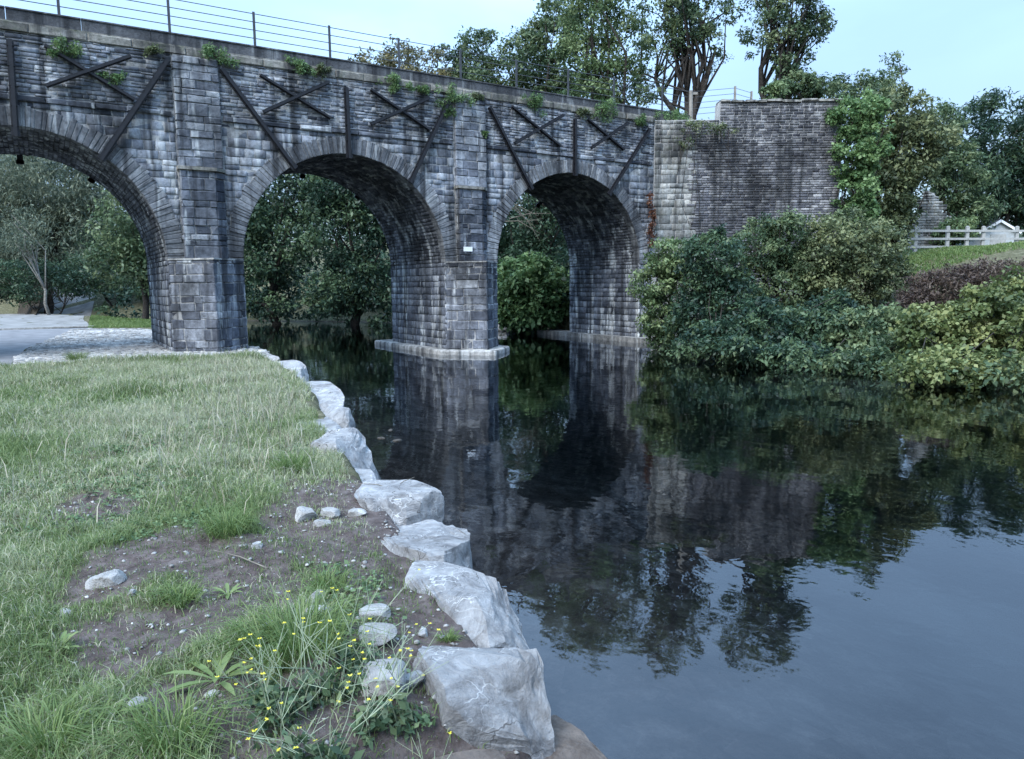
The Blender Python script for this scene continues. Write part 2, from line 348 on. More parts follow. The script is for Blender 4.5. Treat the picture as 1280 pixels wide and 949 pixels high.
def H(u, v):
    u, v = np.asarray(u, float), np.asarray(v, float)
    e, r = edge(v), redge(v)
    flat = 1 - sm(-2.6, -1.4, v) * (1 - sm(16, 20, v))
    left = .47 + sm(20, 75, v) * 1.6 + (.07 * (vnoise(u, v, .9, 1) - .5) + .06 * (vnoise(u, v, 3.1, 2) - .5) + .035 * (vnoise(u, v, 8.3, 22) - .5)) * flat
    left = left - .045 * sm(.5, .1, e - u) * sm(-12, -13.5, v) - .075 * np.exp(-((u + 5.98) / .4) ** 2 - ((v + 17.6) / .5) ** 2) + .03 * (vnoise(u, v, 17, 23) - .5) * sm(-12, -14, v)
    left = left + 9 * sm(30, 160, -u - .3 * v) + 10 * sm(90, 250, v)
    bed = -.2 - .95 * sm(.5, 6, u - e) + .12 * (vnoise(u, v, 1.3, 3) - .5)
    tr = u - r
    right = -.12 + 3.45 * sm(.1, 15, tr) + .15 * (vnoise(u, v, .7, 4) - .5) * sm(0, 3, tr) + 6 * sm(30, 120, tr)
    z = left + (bed - left) * sm(.02, .3, u - e)
    z = z - .3 * sm(-17.7, -18.05, v) * sm(.85, .5, e - u) * (1 - sm(.0, .25, u - e))
    z = np.where(u > (e + r) / 2, bed + (right - bed) * sm(-.9, .2, tr), z)
    du, dv = u - P0[0], v - P0[1]
    q = du * FW[0] + dv * FW[1]; s = du * RT[0] + dv * RT[1]
    emb = 7.7 * sm(.9, 1.6, q) * sm(.3, 1.2, u - 11.0) * (1 - sm(4.8, 10.5, s)) * (1 - sm(3.4, 7.5, v)) * (1 - sm(30, 60, u))
    emb2 = 7.7 * sm(-1, -3, u + 12) * sm(-.3, .6, v - .3) * (1 - sm(4.2, 10, v))
    m_ = np.maximum(emb, emb2); return np.where(m_ > .02, np.maximum(z, m_), z)
PATCH = [(120, 635, .4), (215, 690, .42), (300, 722, .45), (180, 800, .33), (255, 865, .34), (240, 775, .3), (330, 690, .36), (150, 720, .25), (420, 650, .4), (470, 720, .45)]
PATCH = [(*gp(x, y, .47)[:2], r) for x, y, r in PATCH]
def soil(u, v):
    d = edge(v) - u
    s = sm(1.1, .3, d + 1.3 * (vnoise(u, v, 1.5, 9) - .5)) * sm(-13.4, -14.8, v) * .95
    for a, b_, r in PATCH:
        s = np.maximum(s, np.exp(-(((u - a) / r) ** 2 + ((v - b_) / (r * 1.35)) ** 2)))
    s = s + .55 * (vnoise(u, v, 2.3, 5) - .5) + .4 * (vnoise(u, v, 6, 6) - .5)
    return np.clip(sm(.36, .72, s), 0, 1)
def axis(segs):
    out = [segs[0][0]]
    for a, b_, st in segs:
        n = max(1, int(round((b_ - a) / st))); out += list(np.linspace(a, b_, n + 1)[1:])
    return np.array(out)
gu = axis([(-900, -300, 100), (-300, -60, 15), (-60, -16, 2), (-16, -9.5, .4), (-9.5, -4.4, .075), (-4.4, -1.8, .13), (-1.8, 8, .45), (8, 34, .45), (34, 60, 2), (60, 300, 15), (300, 900, 100)])
gv = axis([(-900, -300, 100), (-300, -60, 15), (-60, -24, 2), (-24, -19, .25), (-19, -12, .075), (-12, -3, .13), (-3, 6, .3), (6, 30, .5), (30, 60, 2), (60, 300, 15), (300, 900, 100)])
UU_, VV_ = np.meshgrid(gu, gv, indexing='ij'); nu, nv = len(gu), len(gv)
ZZ = H(UU_, VV_); SO = soil(UU_, VV_)
ii, jj = np.meshgrid(np.arange(nu - 1), np.arange(nv - 1), indexing='ij')
FQ = np.stack([ii * nv + jj, (ii + 1) * nv + jj, (ii + 1) * nv + jj + 1, ii * nv + jj + 1], -1).reshape(-1, 4)
mk('ground', np.stack([UU_, VV_, ZZ], -1).reshape(-1, 3), FQ, M['ground'], smooth=True, attrs={'soil': SO.ravel()}, kind='structure',
   label='grassy earth of both river banks')
WPOLY = [(-120, 160), (-40, -140), (25, -140), (25, 30), (-60, 160)]
mk('river', [(x, y, z) for z in (0, -3.5) for x, y in WPOLY], [(0, 1, 2, 3, 4), (9, 8, 7, 6, 5)] + [(i, i + 5, (i + 1) % 5 + 5, (i + 1) % 5) for i in range(5)], M['water'], kind='structure',
   label='dark still river water reflecting trees and sky')

def strip(name, C, wl, wr_, mat, dz, label, step=1.0):
    C = np.array(C, float); d = np.r_[0, np.cumsum(np.linalg.norm(np.diff(C, axis=0), axis=1))]
    s = np.linspace(0, d[-1], int(d[-1] / step) + 2)
    P = np.c_[np.interp(s, d, C[:, 0]), np.interp(s, d, C[:, 1])]; T = np.gradient(P, axis=0); T /= np.linalg.norm(T, axis=1)[:, None]
    Nn = np.c_[T[:, 1], -T[:, 0]]; k = 7; rows = []
    wl, wr_ = np.interp(s, d, wl), np.interp(s, d, wr_)
    for q in np.linspace(0, 1, k):
        X = P + Nn * (-wl * (1 - q) + wr_ * q)[:, None]; rows.append(np.c_[X, H(X[:, 0], X[:, 1]) + dz])
    V = np.stack(rows, 1); n = len(s)
    F = [(i * k + j, i * k + j + 1, (i + 1) * k + j + 1, (i + 1) * k + j) for i in range(n - 1) for j in range(k - 1)]
    return mk(name, V.reshape(-1, 3), F, mat, smooth=True, kind='structure', label=label)
strip('road', [(-9.5, -2.2), (-9.4, 4), (-9.0, 10), (-8.2, 15.4)], [3.6, 3.6, 4, 5], [1.35, 1.5, 2.1, 2.5], M['asphalt'], .012, 'grey asphalt road passing under the left arch')
strip('footpath', [(-8.2, 15.5), (-7.6, 24), (-6.6, 36), (-3.5, 56), (3, 80)], [6, 3.6, 2.4, 2, 2], [2.5, 1.9, 1.6, 1.6, 1.8], M['path'], .03, 'pale path running on beyond the left arch')
lt = MB(); lp = [gp(x, y, .55)[:2] for x, y in ((20, 391), (45, 396), (70, 385), (90, 380), (60, 377), (15, 380))]
lt.add([(x, y, float(H(x, y)) + .07) for x, y in lp], [tuple(range(6))]); lt.make('verge_soil', M['litter'], kind='structure', label='dark leaf litter where the path forks')
kb = MB()
for i in range(9):
    a = -13.0 + i * .82; kb.box((a + .4, 15.42 + .01 * i, .5), (1, 0, 0), (0, 1, 0), (0, 0, 1), .8, .12, .1, RS.rand())
kb.make('kerb', M['kerb'], kind='structure', label='thin pale kerb line across the path')
# cobble apron round the land pier
APR = np.array([(-8.1, -1.6), (-3.2, -2.6), (-2.75, -1.2), (-2.7, 4.4), (-4.2, 12.6), (-6.4, 14.2), (-7.1, 9), (-7.9, 3)])
ap = MB(); ap.add([(x, y, .478) for x, y in APR], [tuple(range(len(APR)))]); apron = ap.make('cobble_apron', M['mortar_dark'], kind='structure', label='pale cobbled apron around the land pier')
def inside(p, poly):
    x, y = p[:, 0], p[:, 1]; c = np.zeros(len(p), bool); j = len(poly) - 1
    for i in range(len(poly)):
        a, b_ = poly[i], poly[j]
        c ^= ((a[1] > y) != (b_[1] > y)) & (x < (b_[0] - a[0]) * (y - a[1]) / (b_[1] - a[1] + 1e-12) + a[0]); j = i
    return c
rc = courses(-8.6, -2.4, -3, 14.4, (.1, .16), (.12, .26), np.random.RandomState(3), .02)
cc = np.c_[(rc[:, 0] + rc[:, 1]) / 2, (rc[:, 2] + rc[:, 3]) / 2]
ok = inside(cc, APR) & ~((np.abs(cc[:, 0] + 3.83) < .95) & (cc[:, 1] > -.05) & (cc[:, 1] < 4.2)) & ~((np.abs(cc[:, 0] + 3.83) < .93 - np.maximum(0, -cc[:, 1]) * 1.0) & (cc[:, 1] <= 0) & (cc[:, 1] > -1))
rc, cc = rc[ok], cc[ok]
Vb = blocks(np.c_[cc, np.full(len(cc), .497) + .015 * RS.rand(len(cc))], (1, 0, 0), (0, 1, 0), (0, 0, 1), rc[:, 1] - rc[:, 0], rc[:, 3] - rc[:, 2], .04, .018, .01)
mk('cobbles', *bjoin(Vb), M['cobble'], apron, tint=np.repeat(RS.rand(len(Vb)), 12), kind='stuff')

# ------------------------------------------------------------------ the bridge
ZI, ZST, ZC, TH = 2.769, 6.218, 7.873, 4.14
ARCH = [(-7.633, 2.893), (0.0, 2.925), (7.708, 2.951)]
RING = .42
X_, Y_, Z_ = np.eye(3); NF = -Y_                                   # face normal towards the camera
bridge = thing('stone_bridge', (0, 0, 0), 'dark stone river bridge with three round arches and iron ties', 'bridge')
rs = np.random.RandomState(11)
UL, UR = -17.0, 11.3
# spandrel mortar core: columns from the arch opening up to the coping
def zlow(u, add=.0):
    z = -0.6
    for c, R in ARCH:
        if abs(u - c) < R + add: z = max(z, ZI + math.sqrt(max(0, (R + add) ** 2 - (u - c) ** 2)))
    return z
us = sorted(set(np.round(np.r_[np.linspace(UL, UR, 60), *[c + R * np.cos(np.linspace(0, math.pi, 49)) for c, R in ARCH], *[np.array([c - R - .001, c + R + .001]) for c, R in ARCH]], 4)))
def wall_face(name, y, mat, flip):
    mbk = MB()
    for a, b_ in zip(us[:-1], us[1:]):
        m_ = (a + b_) / 2
        za = zlow(a if abs(zlow(a) - zlow(m_)) < 1.5 else m_); zb = zlow(b_ if abs(zlow(b_) - zlow(m_)) < 1.5 else m_)
        q = [(a, y, za), (b_, y, zb), (b_, y, ZC), (a, y, ZC)]
        mbk.add(q, [(0, 1, 2, 3) if flip else (3, 2, 1, 0)], .5)
    return mbk.make(name, mat, bridge)
front = wall_face('spandrel_wall', .02, M['mortar'], True)
rear = wall_face('rear_wall', TH, M['rubble'], False)
dk = MB(); dk.box(((UL + UR) / 2, TH / 2, ZC - .02), X_, Y_, Z_, UR - UL, TH - .06, .12); dk.make('deck', M['cap'], bridge)

# arch rings
for ci, (c, R) in enumerate(ARCH):
    n = 86; th = np.linspace(0, math.pi, 60)
    Vr = [(c + r * math.cos(a), y, ZI + r * math.sin(a)) for a in th for (r, y) in ((R + .03, -.004), (R + RING - .02, -.004), (R + .03, .3))]
    Fr = []
    for i in range(59): Fr += [(3 * i, 3 * i + 1, 3 * i + 4, 3 * i + 3), (3 * i, 3 * i + 3, 3 * i + 5, 3 * i + 2)]
    ring = mk('arch_ring', Vr, Fr, M['mortar'], bridge, tint=.5)
    a0 = math.radians(0.0); cuts = np.cumsum(np.r_[0, rs.uniform(.6, 1.4, n)]); cuts = cuts / cuts[-1] * math.pi
    for i in range(n):
        am = (cuts[i] + cuts[i + 1]) / 2; wd = (cuts[i + 1] - cuts[i])
        if c + R * math.cos(am) < -9.6: continue
        Nr = np.array([math.cos(am), 0, math.sin(am)]); Tt = np.array([-math.sin(am), 0, math.cos(am)])
        rm = R + RING / 2; dl = rs.uniform(-.03, .05)
        Vb = blocks([(c + (rm + dl / 2) * math.cos(am), -.028, ZI + (rm + dl / 2) * math.sin(am))], Tt, Nr, NF, wd * rm - .012, RING + dl, .34, .012, .006, rs)[0]
        # wedge shape: narrow the inner end
        k = ((Vb - np.array([c, 0, ZI])) @ Nr) / rm; off = ((Vb - np.array([c, 0, ZI])) @ Tt)
        Vb = Vb + Tt * (off * (k - 1))[:, None]
        mk('voussoir', Vb, BF.tolist(), M['voussoir'], ring, origin=Vb.mean(0), tint=float(np.clip(rs.normal(.42, .2), 0, 1)))
    # barrel: mortar lining + courses of stones
    zb = .3 if ci == 0 else -.5
    prof = [(c - R, zb)] + [(c - R * math.cos(a), ZI + R * math.sin(a)) for a in np.linspace(0, math.pi, 49)] + [(c + R, zb)]
    Vl = [(x, y, z) for x, z in prof for y in (.02, TH)]
    # push lining outwards a little so that stones stand proud of it
    Vl = []
    for x, z in prof:
        d_ = np.array([x - c, max(0, z - ZI)]); d_ = d_ / np.linalg.norm(d_)
        for y in (.02, TH): Vl.append((x + d_[0] * .035, y, z + d_[1] * .035))
    Fl = [(2 * i, 2 * i + 2, 2 * i + 3, 2 * i + 1) for i in range(len(prof) - 1)]
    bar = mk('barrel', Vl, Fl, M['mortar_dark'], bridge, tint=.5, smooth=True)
    S = []
    arc = math.pi * R; nco = int(arc / .105)
    for i in range(nco):
        a = (i + .5) / nco * math.pi; nr = np.array([math.cos(a), 0, math.sin(a)]); tt = np.array([-math.sin(a), 0, math.cos(a)])
        y = .32 if True else 0; y += rs.uniform(-.12, .05)
        while y < TH - .02:
            w_ = min(rs.uniform(.18, .46), TH - y)
            if w_ > .06: S.append(((c + R * nr[0], y + w_ / 2, ZI + R * nr[2]), tt, nr, w_ - .012, arc / nco - .012))
            y += w_
    C_ = np.array([s[0] for s in S]); Nn = -np.array([s[2] for s in S]); Tt = np.array([s[1] for s in S])
    Vb = blocks(C_, np.broadcast_to(Y_, C_.shape), Tt, Nn, np.array([s[3] for s in S]), np.array([s[4] for s in S]), .05, .01, .008, rs, .016)
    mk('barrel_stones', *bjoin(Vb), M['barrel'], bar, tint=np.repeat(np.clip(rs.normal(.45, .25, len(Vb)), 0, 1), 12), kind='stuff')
    # jambs below the springing: squared blocks
    for side in (-1, 1):
        r4 = courses(0.0 if not (ci == 2 and side == 1) else -.02, TH, .42 if (ci == 0 or (ci == 1 and side == -1)) else .12, ZI, (.14, .26), (.22, .55), rs, .014)
        C_ = np.c_[np.full(len(r4), c + side * R), (r4[:, 0] + r4[:, 1]) / 2, (r4[:, 2] + r4[:, 3]) / 2]
        Vb = blocks(C_, Y_, Z_, -side * X_, r4[:, 1] - r4[:, 0], r4[:, 3] - r4[:, 2], .05, .014, .008, rs)
        mk('jamb_stones', *bjoin(Vb), M['jamb'], bar, tint=np.repeat(np.clip(rs.normal(.36, .15, len(Vb)), 0, 1), 12), kind='stuff')

# spandrel stones in two zones
def spandrel(z0, z1, hr, wr, seed, mu):
    r_ = np.random.RandomState(seed); R4 = courses(UL, UR - .02, z0, z1, hr, wr, r_, .014); keep = []
    for sa, sb, za, zb in R4:
        zm = (za + zb) / 2; segs = [(sa, sb)]
        cutl = [(c - math.sqrt(max(0, (R + RING - .03) ** 2 - (zm - ZI) ** 2)), c + math.sqrt(max(0, (R + RING - .03) ** 2 - (zm - ZI) ** 2))) for c, R in ARCH if abs(zm - ZI) < R + RING - .03 and zm > ZI]
        if zm < ZI: cutl = [(c - R, c + R) for c, R in ARCH]
        cutl += [(-4.38, -3.28), (3.28, 4.38)]
        for a, b_ in cutl:
            ns = []
            for p, q in segs:
                if q <= a or p >= b_: ns.append((p, q)); continue
                if p < a - .03: ns.append((p, a))
                if q > b_ + .03: ns.append((b_, q))
            segs = ns
        keep += [(p, q, za, zb) for p, q in segs if q - p > .035]
    K = np.array(keep); C_ = np.c_[(K[:, 0] + K[:, 1]) / 2, np.zeros(len(K)), (K[:, 2] + K[:, 3]) / 2]
    Vb = blocks(C_, X_, Z_, NF, K[:, 1] - K[:, 0], K[:, 3] - K[:, 2], .06, .012, .009, r_, .02)
    return bjoin(Vb), np.repeat(np.clip(r_.normal(mu, .19, len(K)), 0, 1), 12)
(v_, f_), t_ = spandrel(ZST + .13, ZC - .2, (.055, .12), (.12, .42), 21, .58)
mk('rubble_stones', v_, f_, M['rubble'], front, tint=t_, kind='stuff')
(v_, f_), t_ = spandrel(-.3, ZST, (.12, .24), (.2, .5), 22, .6)
mk('squared_stones', v_, f_, M['ashlar'], front, tint=t_, kind='stuff')
# string course and capping slabs, stone by stone
def slabs(name, z, h, proud, wr, mat, gaps, u0, u1, mu=.5):
    u = u0
    while u < u1:
        w_ = rs.uniform(*wr); e = min(u + w_, u1)
        if e - u > .12 and not any(u < b_ - .05 and e > a + .05 for a, b_ in gaps):
            Vb = blocks([((u + e) / 2, -proud, z + h / 2 + rs.uniform(-.008, .008))], X_, Z_, NF, e - u - .012, h + rs.uniform(-.01, .012), .3, .02, .012, rs)[0]
            mk(name, Vb, BF.tolist(), mat, front, origin=Vb.mean(0), tint=float(rs.rand()))
        nxt = [b_ for a, b_ in gaps if u < a < e + .3]
        u = e
GP = [(-4.42, -3.24), (3.24, 4.42)]
for a, b_ in ((-9.9, -4.42), (-3.24, 3.24), (4.42, UR - .1)):
    slabs('string_course_stone', ZST, .115, .055, (.5, 1.0), M['rubble'], [], a, b_)
slabs('capping_slab', ZC - .19, .185, .035, (.6, 1.3), M['cap'], [], -10, UR)
# dark parapet panels on top
u = -10.2
while u < 13.2:
    w_ = rs.uniform(1.2, 1.5); e = min(u + w_, 13.2); zc = ZC + .14 - (.035 * max(0, u) / 12)
    q = MB(); q.box(((u + e) / 2, .1, zc), X_, Y_, Z_, e - u - .012, .1, .285); q.box(((u + e) / 2, .1, zc + .16), X_, Y_, Z_, e - u - .01, .15, .03)
    q.make('parapet_panel', M['panel'], bridge); u = e

# piers: pointed cutwaters below the springing, pilasters above
def face_stones(A, B, z0, z1, zs, wr, parent, mat, depth=.12, mu=.5, sdev=.17):
    A, B = np.array([*A, 0.]), np.array([*B, 0.]); Ln = np.linalg.norm(B - A); Xd = (B - A) / Ln; Nn = np.cross(Xd, Z_)
    for za, zb in zip(zs[:-1], zs[1:]):
        for sa, sb, _, _ in courses(0, Ln, za, zb, (zb - za, zb - za + 1e-6), wr, rs, .014):
            cpt = A + Xd * (sa + sb) / 2 + Z_ * (za + zb) / 2
            Vb = blocks([cpt], Xd, Z_, Nn, sb - sa, zb - za - .014, depth, .018, .013, rs, .016)[0]
            mk('stone', Vb, BF.tolist(), mat, parent, origin=Vb.mean(0), tint=float(np.clip(rs.normal(mu, sdev), 0, 1)))
def zrows(z0, z1, hr):
    z = [z0]
    while z[-1] < z1 - .05:
        h = rs.uniform(*hr); z.append(z1 if z[-1] + h > z1 - hr[0] * .6 else z[-1] + h)
    return z
def shrink(poly, k):
    P = np.array(poly, float); c = P.mean(0); D_ = P - c; return c + D_ * (1 - k / np.linalg.norm(D_, axis=1))[:, None]
PIER = [(-4.74, -2.925, .4), (2.925, 4.757, .16)]
for pi_, (ua, ub, zb) in enumerate(PIER):
    uc = (ua + ub) / 2; tip = (uc, -.9)
    core = MB()
    core.prism([(ua + .03, .3), (ua + .03, .0), (uc, -.87), (ub - .03, .0), (ub - .03, .3)], zb - .9, ZI + .0, .5)
    core.prism([(uc - .5, .3), (uc - .5, -.2), (uc + .27, -.2), (uc + .51, .0), (uc + .51, .3)], ZI, 4.95, .5)
    core.prism([(uc - .5, .3), (uc - .5, -.06), (uc + .5, -.06), (uc + .5, .3)], 4.95, ZC - .2, .5)
    pier = core.make('pier', M['mortar'], bridge)
    zs = zrows(zb, ZI, (.15, .33))
    face_stones((ua, 0), tip, 0, 0, zs, (.22, .7), pier, M['ashlar'], mu=.42)
    face_stones(tip, (ub, 0), 0, 0, zs, (.22, .7), pier, M['ashlar'], mu=.3)
    zs = zrows(ZI + .03, 4.93, (.12, .32)); xl, xm, xr = uc - .53, uc + .29, uc + .55
    face_stones((xl, -.01), (xl, -.23), 0, 0, zs, (.3, .4), pier, M['ashlar'], mu=.4)
    face_stones((xl, -.23), (xm, -.23), 0, 0, zs, (.26, .6), pier, M['ashlar'], mu=.38)
    face_stones((xm, -.23), (xr, -.01), 0, 0, zs, (.4, .5), pier, M['ashlar'], mu=.22)
    cp = MB(); cp.prism([(xl - .04, .0), (xl - .04, -.28), (xm + .03, -.28), (xr + .05, .0)], 4.95, 5.03, .6); cp.make('ledge', M['cap'], pier)
    cp = MB(); cp.prism([(ua - .01, -.01), (uc, -.93), (ub + .01, -.01)], ZI - .01, ZI + .03, .7); cp.make('impost', M['mortar'], pier)
    zs = zrows(5.04, ZC - .22, (.13, .32))
    face_stones((uc - .53, -.09), (uc + .53, -.09), 0, 0, zs, (.28, .56), pier, M['ashlar' if pi_ == 0 else 'rubble'], mu=.62)
    if pi_ == 1:                                                    # concrete footing in the river
        ft = bmesh.new(); off = .34
        P = [(ua - off, TH + .9), (ua - off, -.16), (uc, -.9 - off * 1.42), (ub + off, -.16), (ub + off, TH + .9)]
        vs = [ft.verts.new((x, y, z)) for z in (-.6, .15) for x, y in P]
        k = len(P)
        for i in range(k): ft.faces.new((vs[i], vs[(i + 1) % k], vs[k + (i + 1) % k], vs[k + i]))
        ft.faces.new(vs[k:]); ft.faces.new(vs[:k][::-1])
        bmesh.ops.recalc_face_normals(ft, faces=ft.faces)
        bmesh.ops.bevel(ft, geom=[e for e in ft.edges], offset=.06, segments=3, affect='EDGES', profile=.5)
        me = bpy.data.meshes.new('footing'); ft.to_mesh(me); ft.free(); me.materials.append(M['concrete'])
        a_ = me.attributes.new('tint', 'FLOAT', 'POINT'); a_.data.foreach_set('value', np.full(len(me.vertices), .8, np.float32))
        for p_ in me.polygons: p_.use_smooth = True
        fo = bpy.data.objects.new('footing', me); COL.objects.link(fo); fo.parent = bridge; fo['label'] = 'pale concrete footing round the river pier'
        q = MB(); q.box((uc - .26, -.255, 3.165), X_, Z_, Y_, .3, .135, .012); pq = q.make('plaque', M['plaque'], bridge, label='small white plate on the river pier')
ft = MB(); ft.prism([(10.3, -.55), (12.2, -1.4), (12.2, 6), (10.3, 6)], -.6, .17, .6, .01); ft.make('footing', M['concrete'], bridge)
# iron tie bars: old rails bolted to both faces
TIES = [[(-7.6, 7.47, -7.65, 5.42, 1), (-4.44, 7.51, -6.03, 5.05, 1), (-10.8, 7.5, -9.23, 5.05, 1), (-6.96, 7.45, -5.23, 6.49, 0), (-7.0, 6.57, -5.25, 7.46, 0)],
        [(-.02, 7.43, 0, 5.56, 1), (-3.24, 7.47, -1.5, 5.18, 1), (3.1, 7.45, 1.8, 5.02, 1), (-2.29, 7.45, -.48, 6.58, 0), (-2.27, 6.53, -.51, 7.5, 0), (.69, 7.47, 2.48, 6.56, 0), (.64, 6.53, 2.45, 7.44, 0)],
        [(7.73, 7.43, 7.73, 5.62, 1), (4.49, 7.44, 6.02, 5.08, 1), (11.0, 7.45, 9.16, 5.08, 1), (5.3, 7.55, 7.15, 6.52, 0), (5.36, 6.44, 7.25, 7.5, 0), (8.26, 7.48, 9.83, 6.64, 0), (8.37, 6.56, 9.98, 7.54, 0)]]
for tl in TIES:
    for ua, za, ub, zb, big in tl:
        for yy, nn in ((-.05, NF), (TH + .05, Y_)):
            A, B = np.array([ua, yy, za]), np.array([ub, yy, zb]); d_ = (B - A) / np.linalg.norm(B - A); s_ = np.cross(d_, nn)
            w_ = .14 if big else .1; ln = np.linalg.norm(B - A); q = MB()
            if nn is NF or big:
                off = nn * (.02 + (.045 if (not big and d_[2] > 0) else 0) + (.02 if big else 0))
                q.box((A + B) / 2 + off, d_, s_, nn, ln, w_, .03); q.box((A + B) / 2 + off + nn * .035, d_, s_, nn, ln, w_ * .28, .045); q.box((A + B) / 2 + off + nn * .065, d_, s_, nn, ln, w_ * .55, .025)
                for f_ in np.arange(.12, ln, .42): q.box(A + d_ * f_ + off + nn * .03 + s_ * w_ * .36, d_, s_, nn, .035, .035, .03); q.box(A + d_ * f_ + off + nn * .03 - s_ * w_ * .36, d_, s_, nn, .035, .035, .03)
                if big: q.box(B + off + nn * .01 - d_ * .06, d_, s_, nn, .1, w_ * 1.3, .05)
                q.make('tie_bar', M['iron'], bridge)

# splayed wing wall to the right
wing = thing('wing_wall', (12.5, -.7, 0), 'tall splayed wall of thin dark bricks at the right bridge end', 'wall')
WL = 6.62
def wp(s, q, z): return np.array([P0[0], P0[1], 0]) + RT * s + FW * q + Z_ * z
cw = MB()
for s0, s1, zt in ((0, 2.3, 7.79), (2.3, WL, 8.41)):
    V = [wp(s, q, z) for z in (-.6, zt) for s, q in ((s0, .02), (s1, .02), (s1, .7), (s0, .7))]
    cw.add(V, [(0, 1, 5, 4), (1, 2, 6, 5), (2, 3, 7, 6), (3, 0, 4, 7), (4, 5, 6, 7)], .6)
wc = cw.make('wall_core', M['mortar_pale'], wing)
def wing_stones(name, s0, s1, z0, z1, hr, wr, mat, mu, seed, sd_=.25, gap=.018, jag=0.0):
    r_ = np.random.RandomState(seed); K = courses(s0, s1, z0, z1, hr, wr, r_, gap); n = len(K)
    if jag: fs = K[:, 0] < s0 + .02; K[fs, 0] -= jag * r_.rand(fs.sum())
    C_ = wp(0, -.022 if jag else 0, 0) + RT * ((K[:, 0] + K[:, 1]) / 2)[:, None] + Z_ * ((K[:, 2] + K[:, 3]) / 2)[:, None]
    Vb = blocks(C_, RT, Z_, -FW, K[:, 1] - K[:, 0], K[:, 3] - K[:, 2], .05, .008, .006, r_, .012)
    mk(name, *bjoin(Vb), mat, wc, tint=np.repeat(np.clip(r_.normal(mu, sd_, n), 0, 1), 12), kind='stuff')
wing_stones('pale_stones', 0.02, 1.55, -.3, 7.0, (.16, .3), (.28, .56), M['pale'], .5, 31)
wing_stones('wall_bricks', 1.55, WL - .02, -.3, 7.02, (.075, .105), (.15, .36), M['wing'], .56, 32, jag=.4)
wing_stones('wall_bricks', .02, 1.0, 7.02, 7.78, (.1, .2), (.2, .45), M['pale'], .6, 33)
wing_stones('wall_bricks', 1.0, 2.28, 7.02, 7.78, (.075, .105), (.15, .34), M['wing'], .5, 34)
wing_stones('wall_bricks', 2.3, WL - .02, 7.02, 8.38, (.075, .11), (.15, .36), M['wing'], .55, 35)
sp_ = 2.3
while sp_ < WL:
    w_ = rs.uniform(.3, .7); e = min(sp_ + w_, WL)
    Vb = blocks([wp((sp_ + e) / 2, .28, 8.41 + rs.uniform(.02, .07))], RT, FW, Z_, e - sp_ - .02, .7, .08, .03, .02, rs)[0]
    mk('coping_stone', Vb, BF.tolist(), M['cap'], wing, origin=Vb.mean(0), tint=float(rs.rand())); sp_ = e

# railing along the deck
rail = thing('deck_railing', (2, .12, 8.16), 'thin metal post and rail fence along the bridge deck', 'railing')
PU = [-8.6, -6.62, -4.32, -2.31, -.33, 1.69, 3.68, 5.66, 7.67, 9.6, 11.83]
RY, RTOP = .2, 9.05
for u in PU:
    q = MB(); q.box((u, RY, (RTOP + 7.9) / 2), X_, Y_, Z_, .06, .03, RTOP - 7.9 + .02); q.box((u, RY, 8.16), X_, Y_, Z_, .09, .08, .02); q.make('post', M['rail'], rail)
E1 = np.array([12.9, .2, 8.78])
for k in range(5):
    z = RTOP - .035 - k * .2
    q = MB(); q.tube([(-10, RY, z), (0, RY, z - .004), (11.83, RY, z), (13.1, RY - .1, z - .02)], .011, 5); q.make('rail', M['rail'], rail)
# strainer post and the fence that turns off to the right
rf = thing('wire_fence', (13.1, .05, 7.8), 'short wire fence with weathered wooden strainer post by wing wall', 'fence')
q = MB(); q.tube([(13.1, .05, 7.6), (13.11, .05, 8.3), (13.1, .06, 9.03)], [.075, .07, .068], 7); q.box((13.22, .02, 8.93), RT, FW, Z_, .24, .05, .08); q.make('strainer_post', M['wood_grey'], rf)
F2 = at(919, 108, 28.6)
q = MB(); q.box((F2[0], F2[1], F2[2] - .7), RT, FW, Z_, .07, .07, 1.4); q.make('post', M['wood_grey'], rf)
F3 = F2 + np.array([1.6, .6, .15])
for k in range(5):
    q = MB(); q.tube([(13.1, .05, 8.98 - k * .2), F2 - Z_ * (.06 + k * .2), F3 - Z_ * (.06 + k * .2)], .008, 4); q.make('wire', M['rail'], rf)
q = MB(); q.box((F3[0], F3[1], F3[2] - .7), RT, FW, Z_, .07, .07, 1.4); q.make('post', M['wood_grey'], rf)

# ------------------------------------------------------------------ bank boulders
def rock(seed, size, yaw, sub=4, nplanes=16, rough=.05, boxy=.55):
    bm = bmesh.new(); bmesh.ops.create_icosphere(bm, subdivisions=sub, radius=1.0)
    P = np.array([v.co[:] for v in bm.verts]); F = [[v.index for v in f.verts] for f in bm.faces]; bm.free()
    r = np.random.RandomState(seed)
    P = np.sign(P) * np.abs(P) ** boxy; P = P / np.abs(P).max()
    for _ in range(nplanes):
        n = r.normal(size=3) * np.array([1, 1, .55]); n /= np.linalg.norm(n); d = r.uniform(.7, 1.0) * np.abs(P @ n).max() * .9
        k = P @ n - d; P = np.where((k > 0)[:, None], P - n * (k * .985)[:, None], P)
    off = r.rand(3) * 50
    N_ = P / np.linalg.norm(P, axis=1)[:, None]
    dn = np.array([noise.fractal(Vector((p * 1.7 + off).tolist()), 1.0, 2.0, 4) - .9 * abs(noise.noise(Vector((p * 3.1 + off).tolist()))) + .3 * noise.cell(Vector((p * 2.3 + off).tolist())) - .35 * abs(noise.noise(Vector((p * 8 + off).tolist()))) for p in P])
    P = P + N_ * (dn * rough)[:, None]
    P = P * (np.array(size) / 2); c, s = math.cos(yaw), math.sin(yaw)
    return np.c_[P[:, 0] * c - P[:, 1] * s, P[:, 0] * s + P[:, 1] * c, P[:, 2]], F
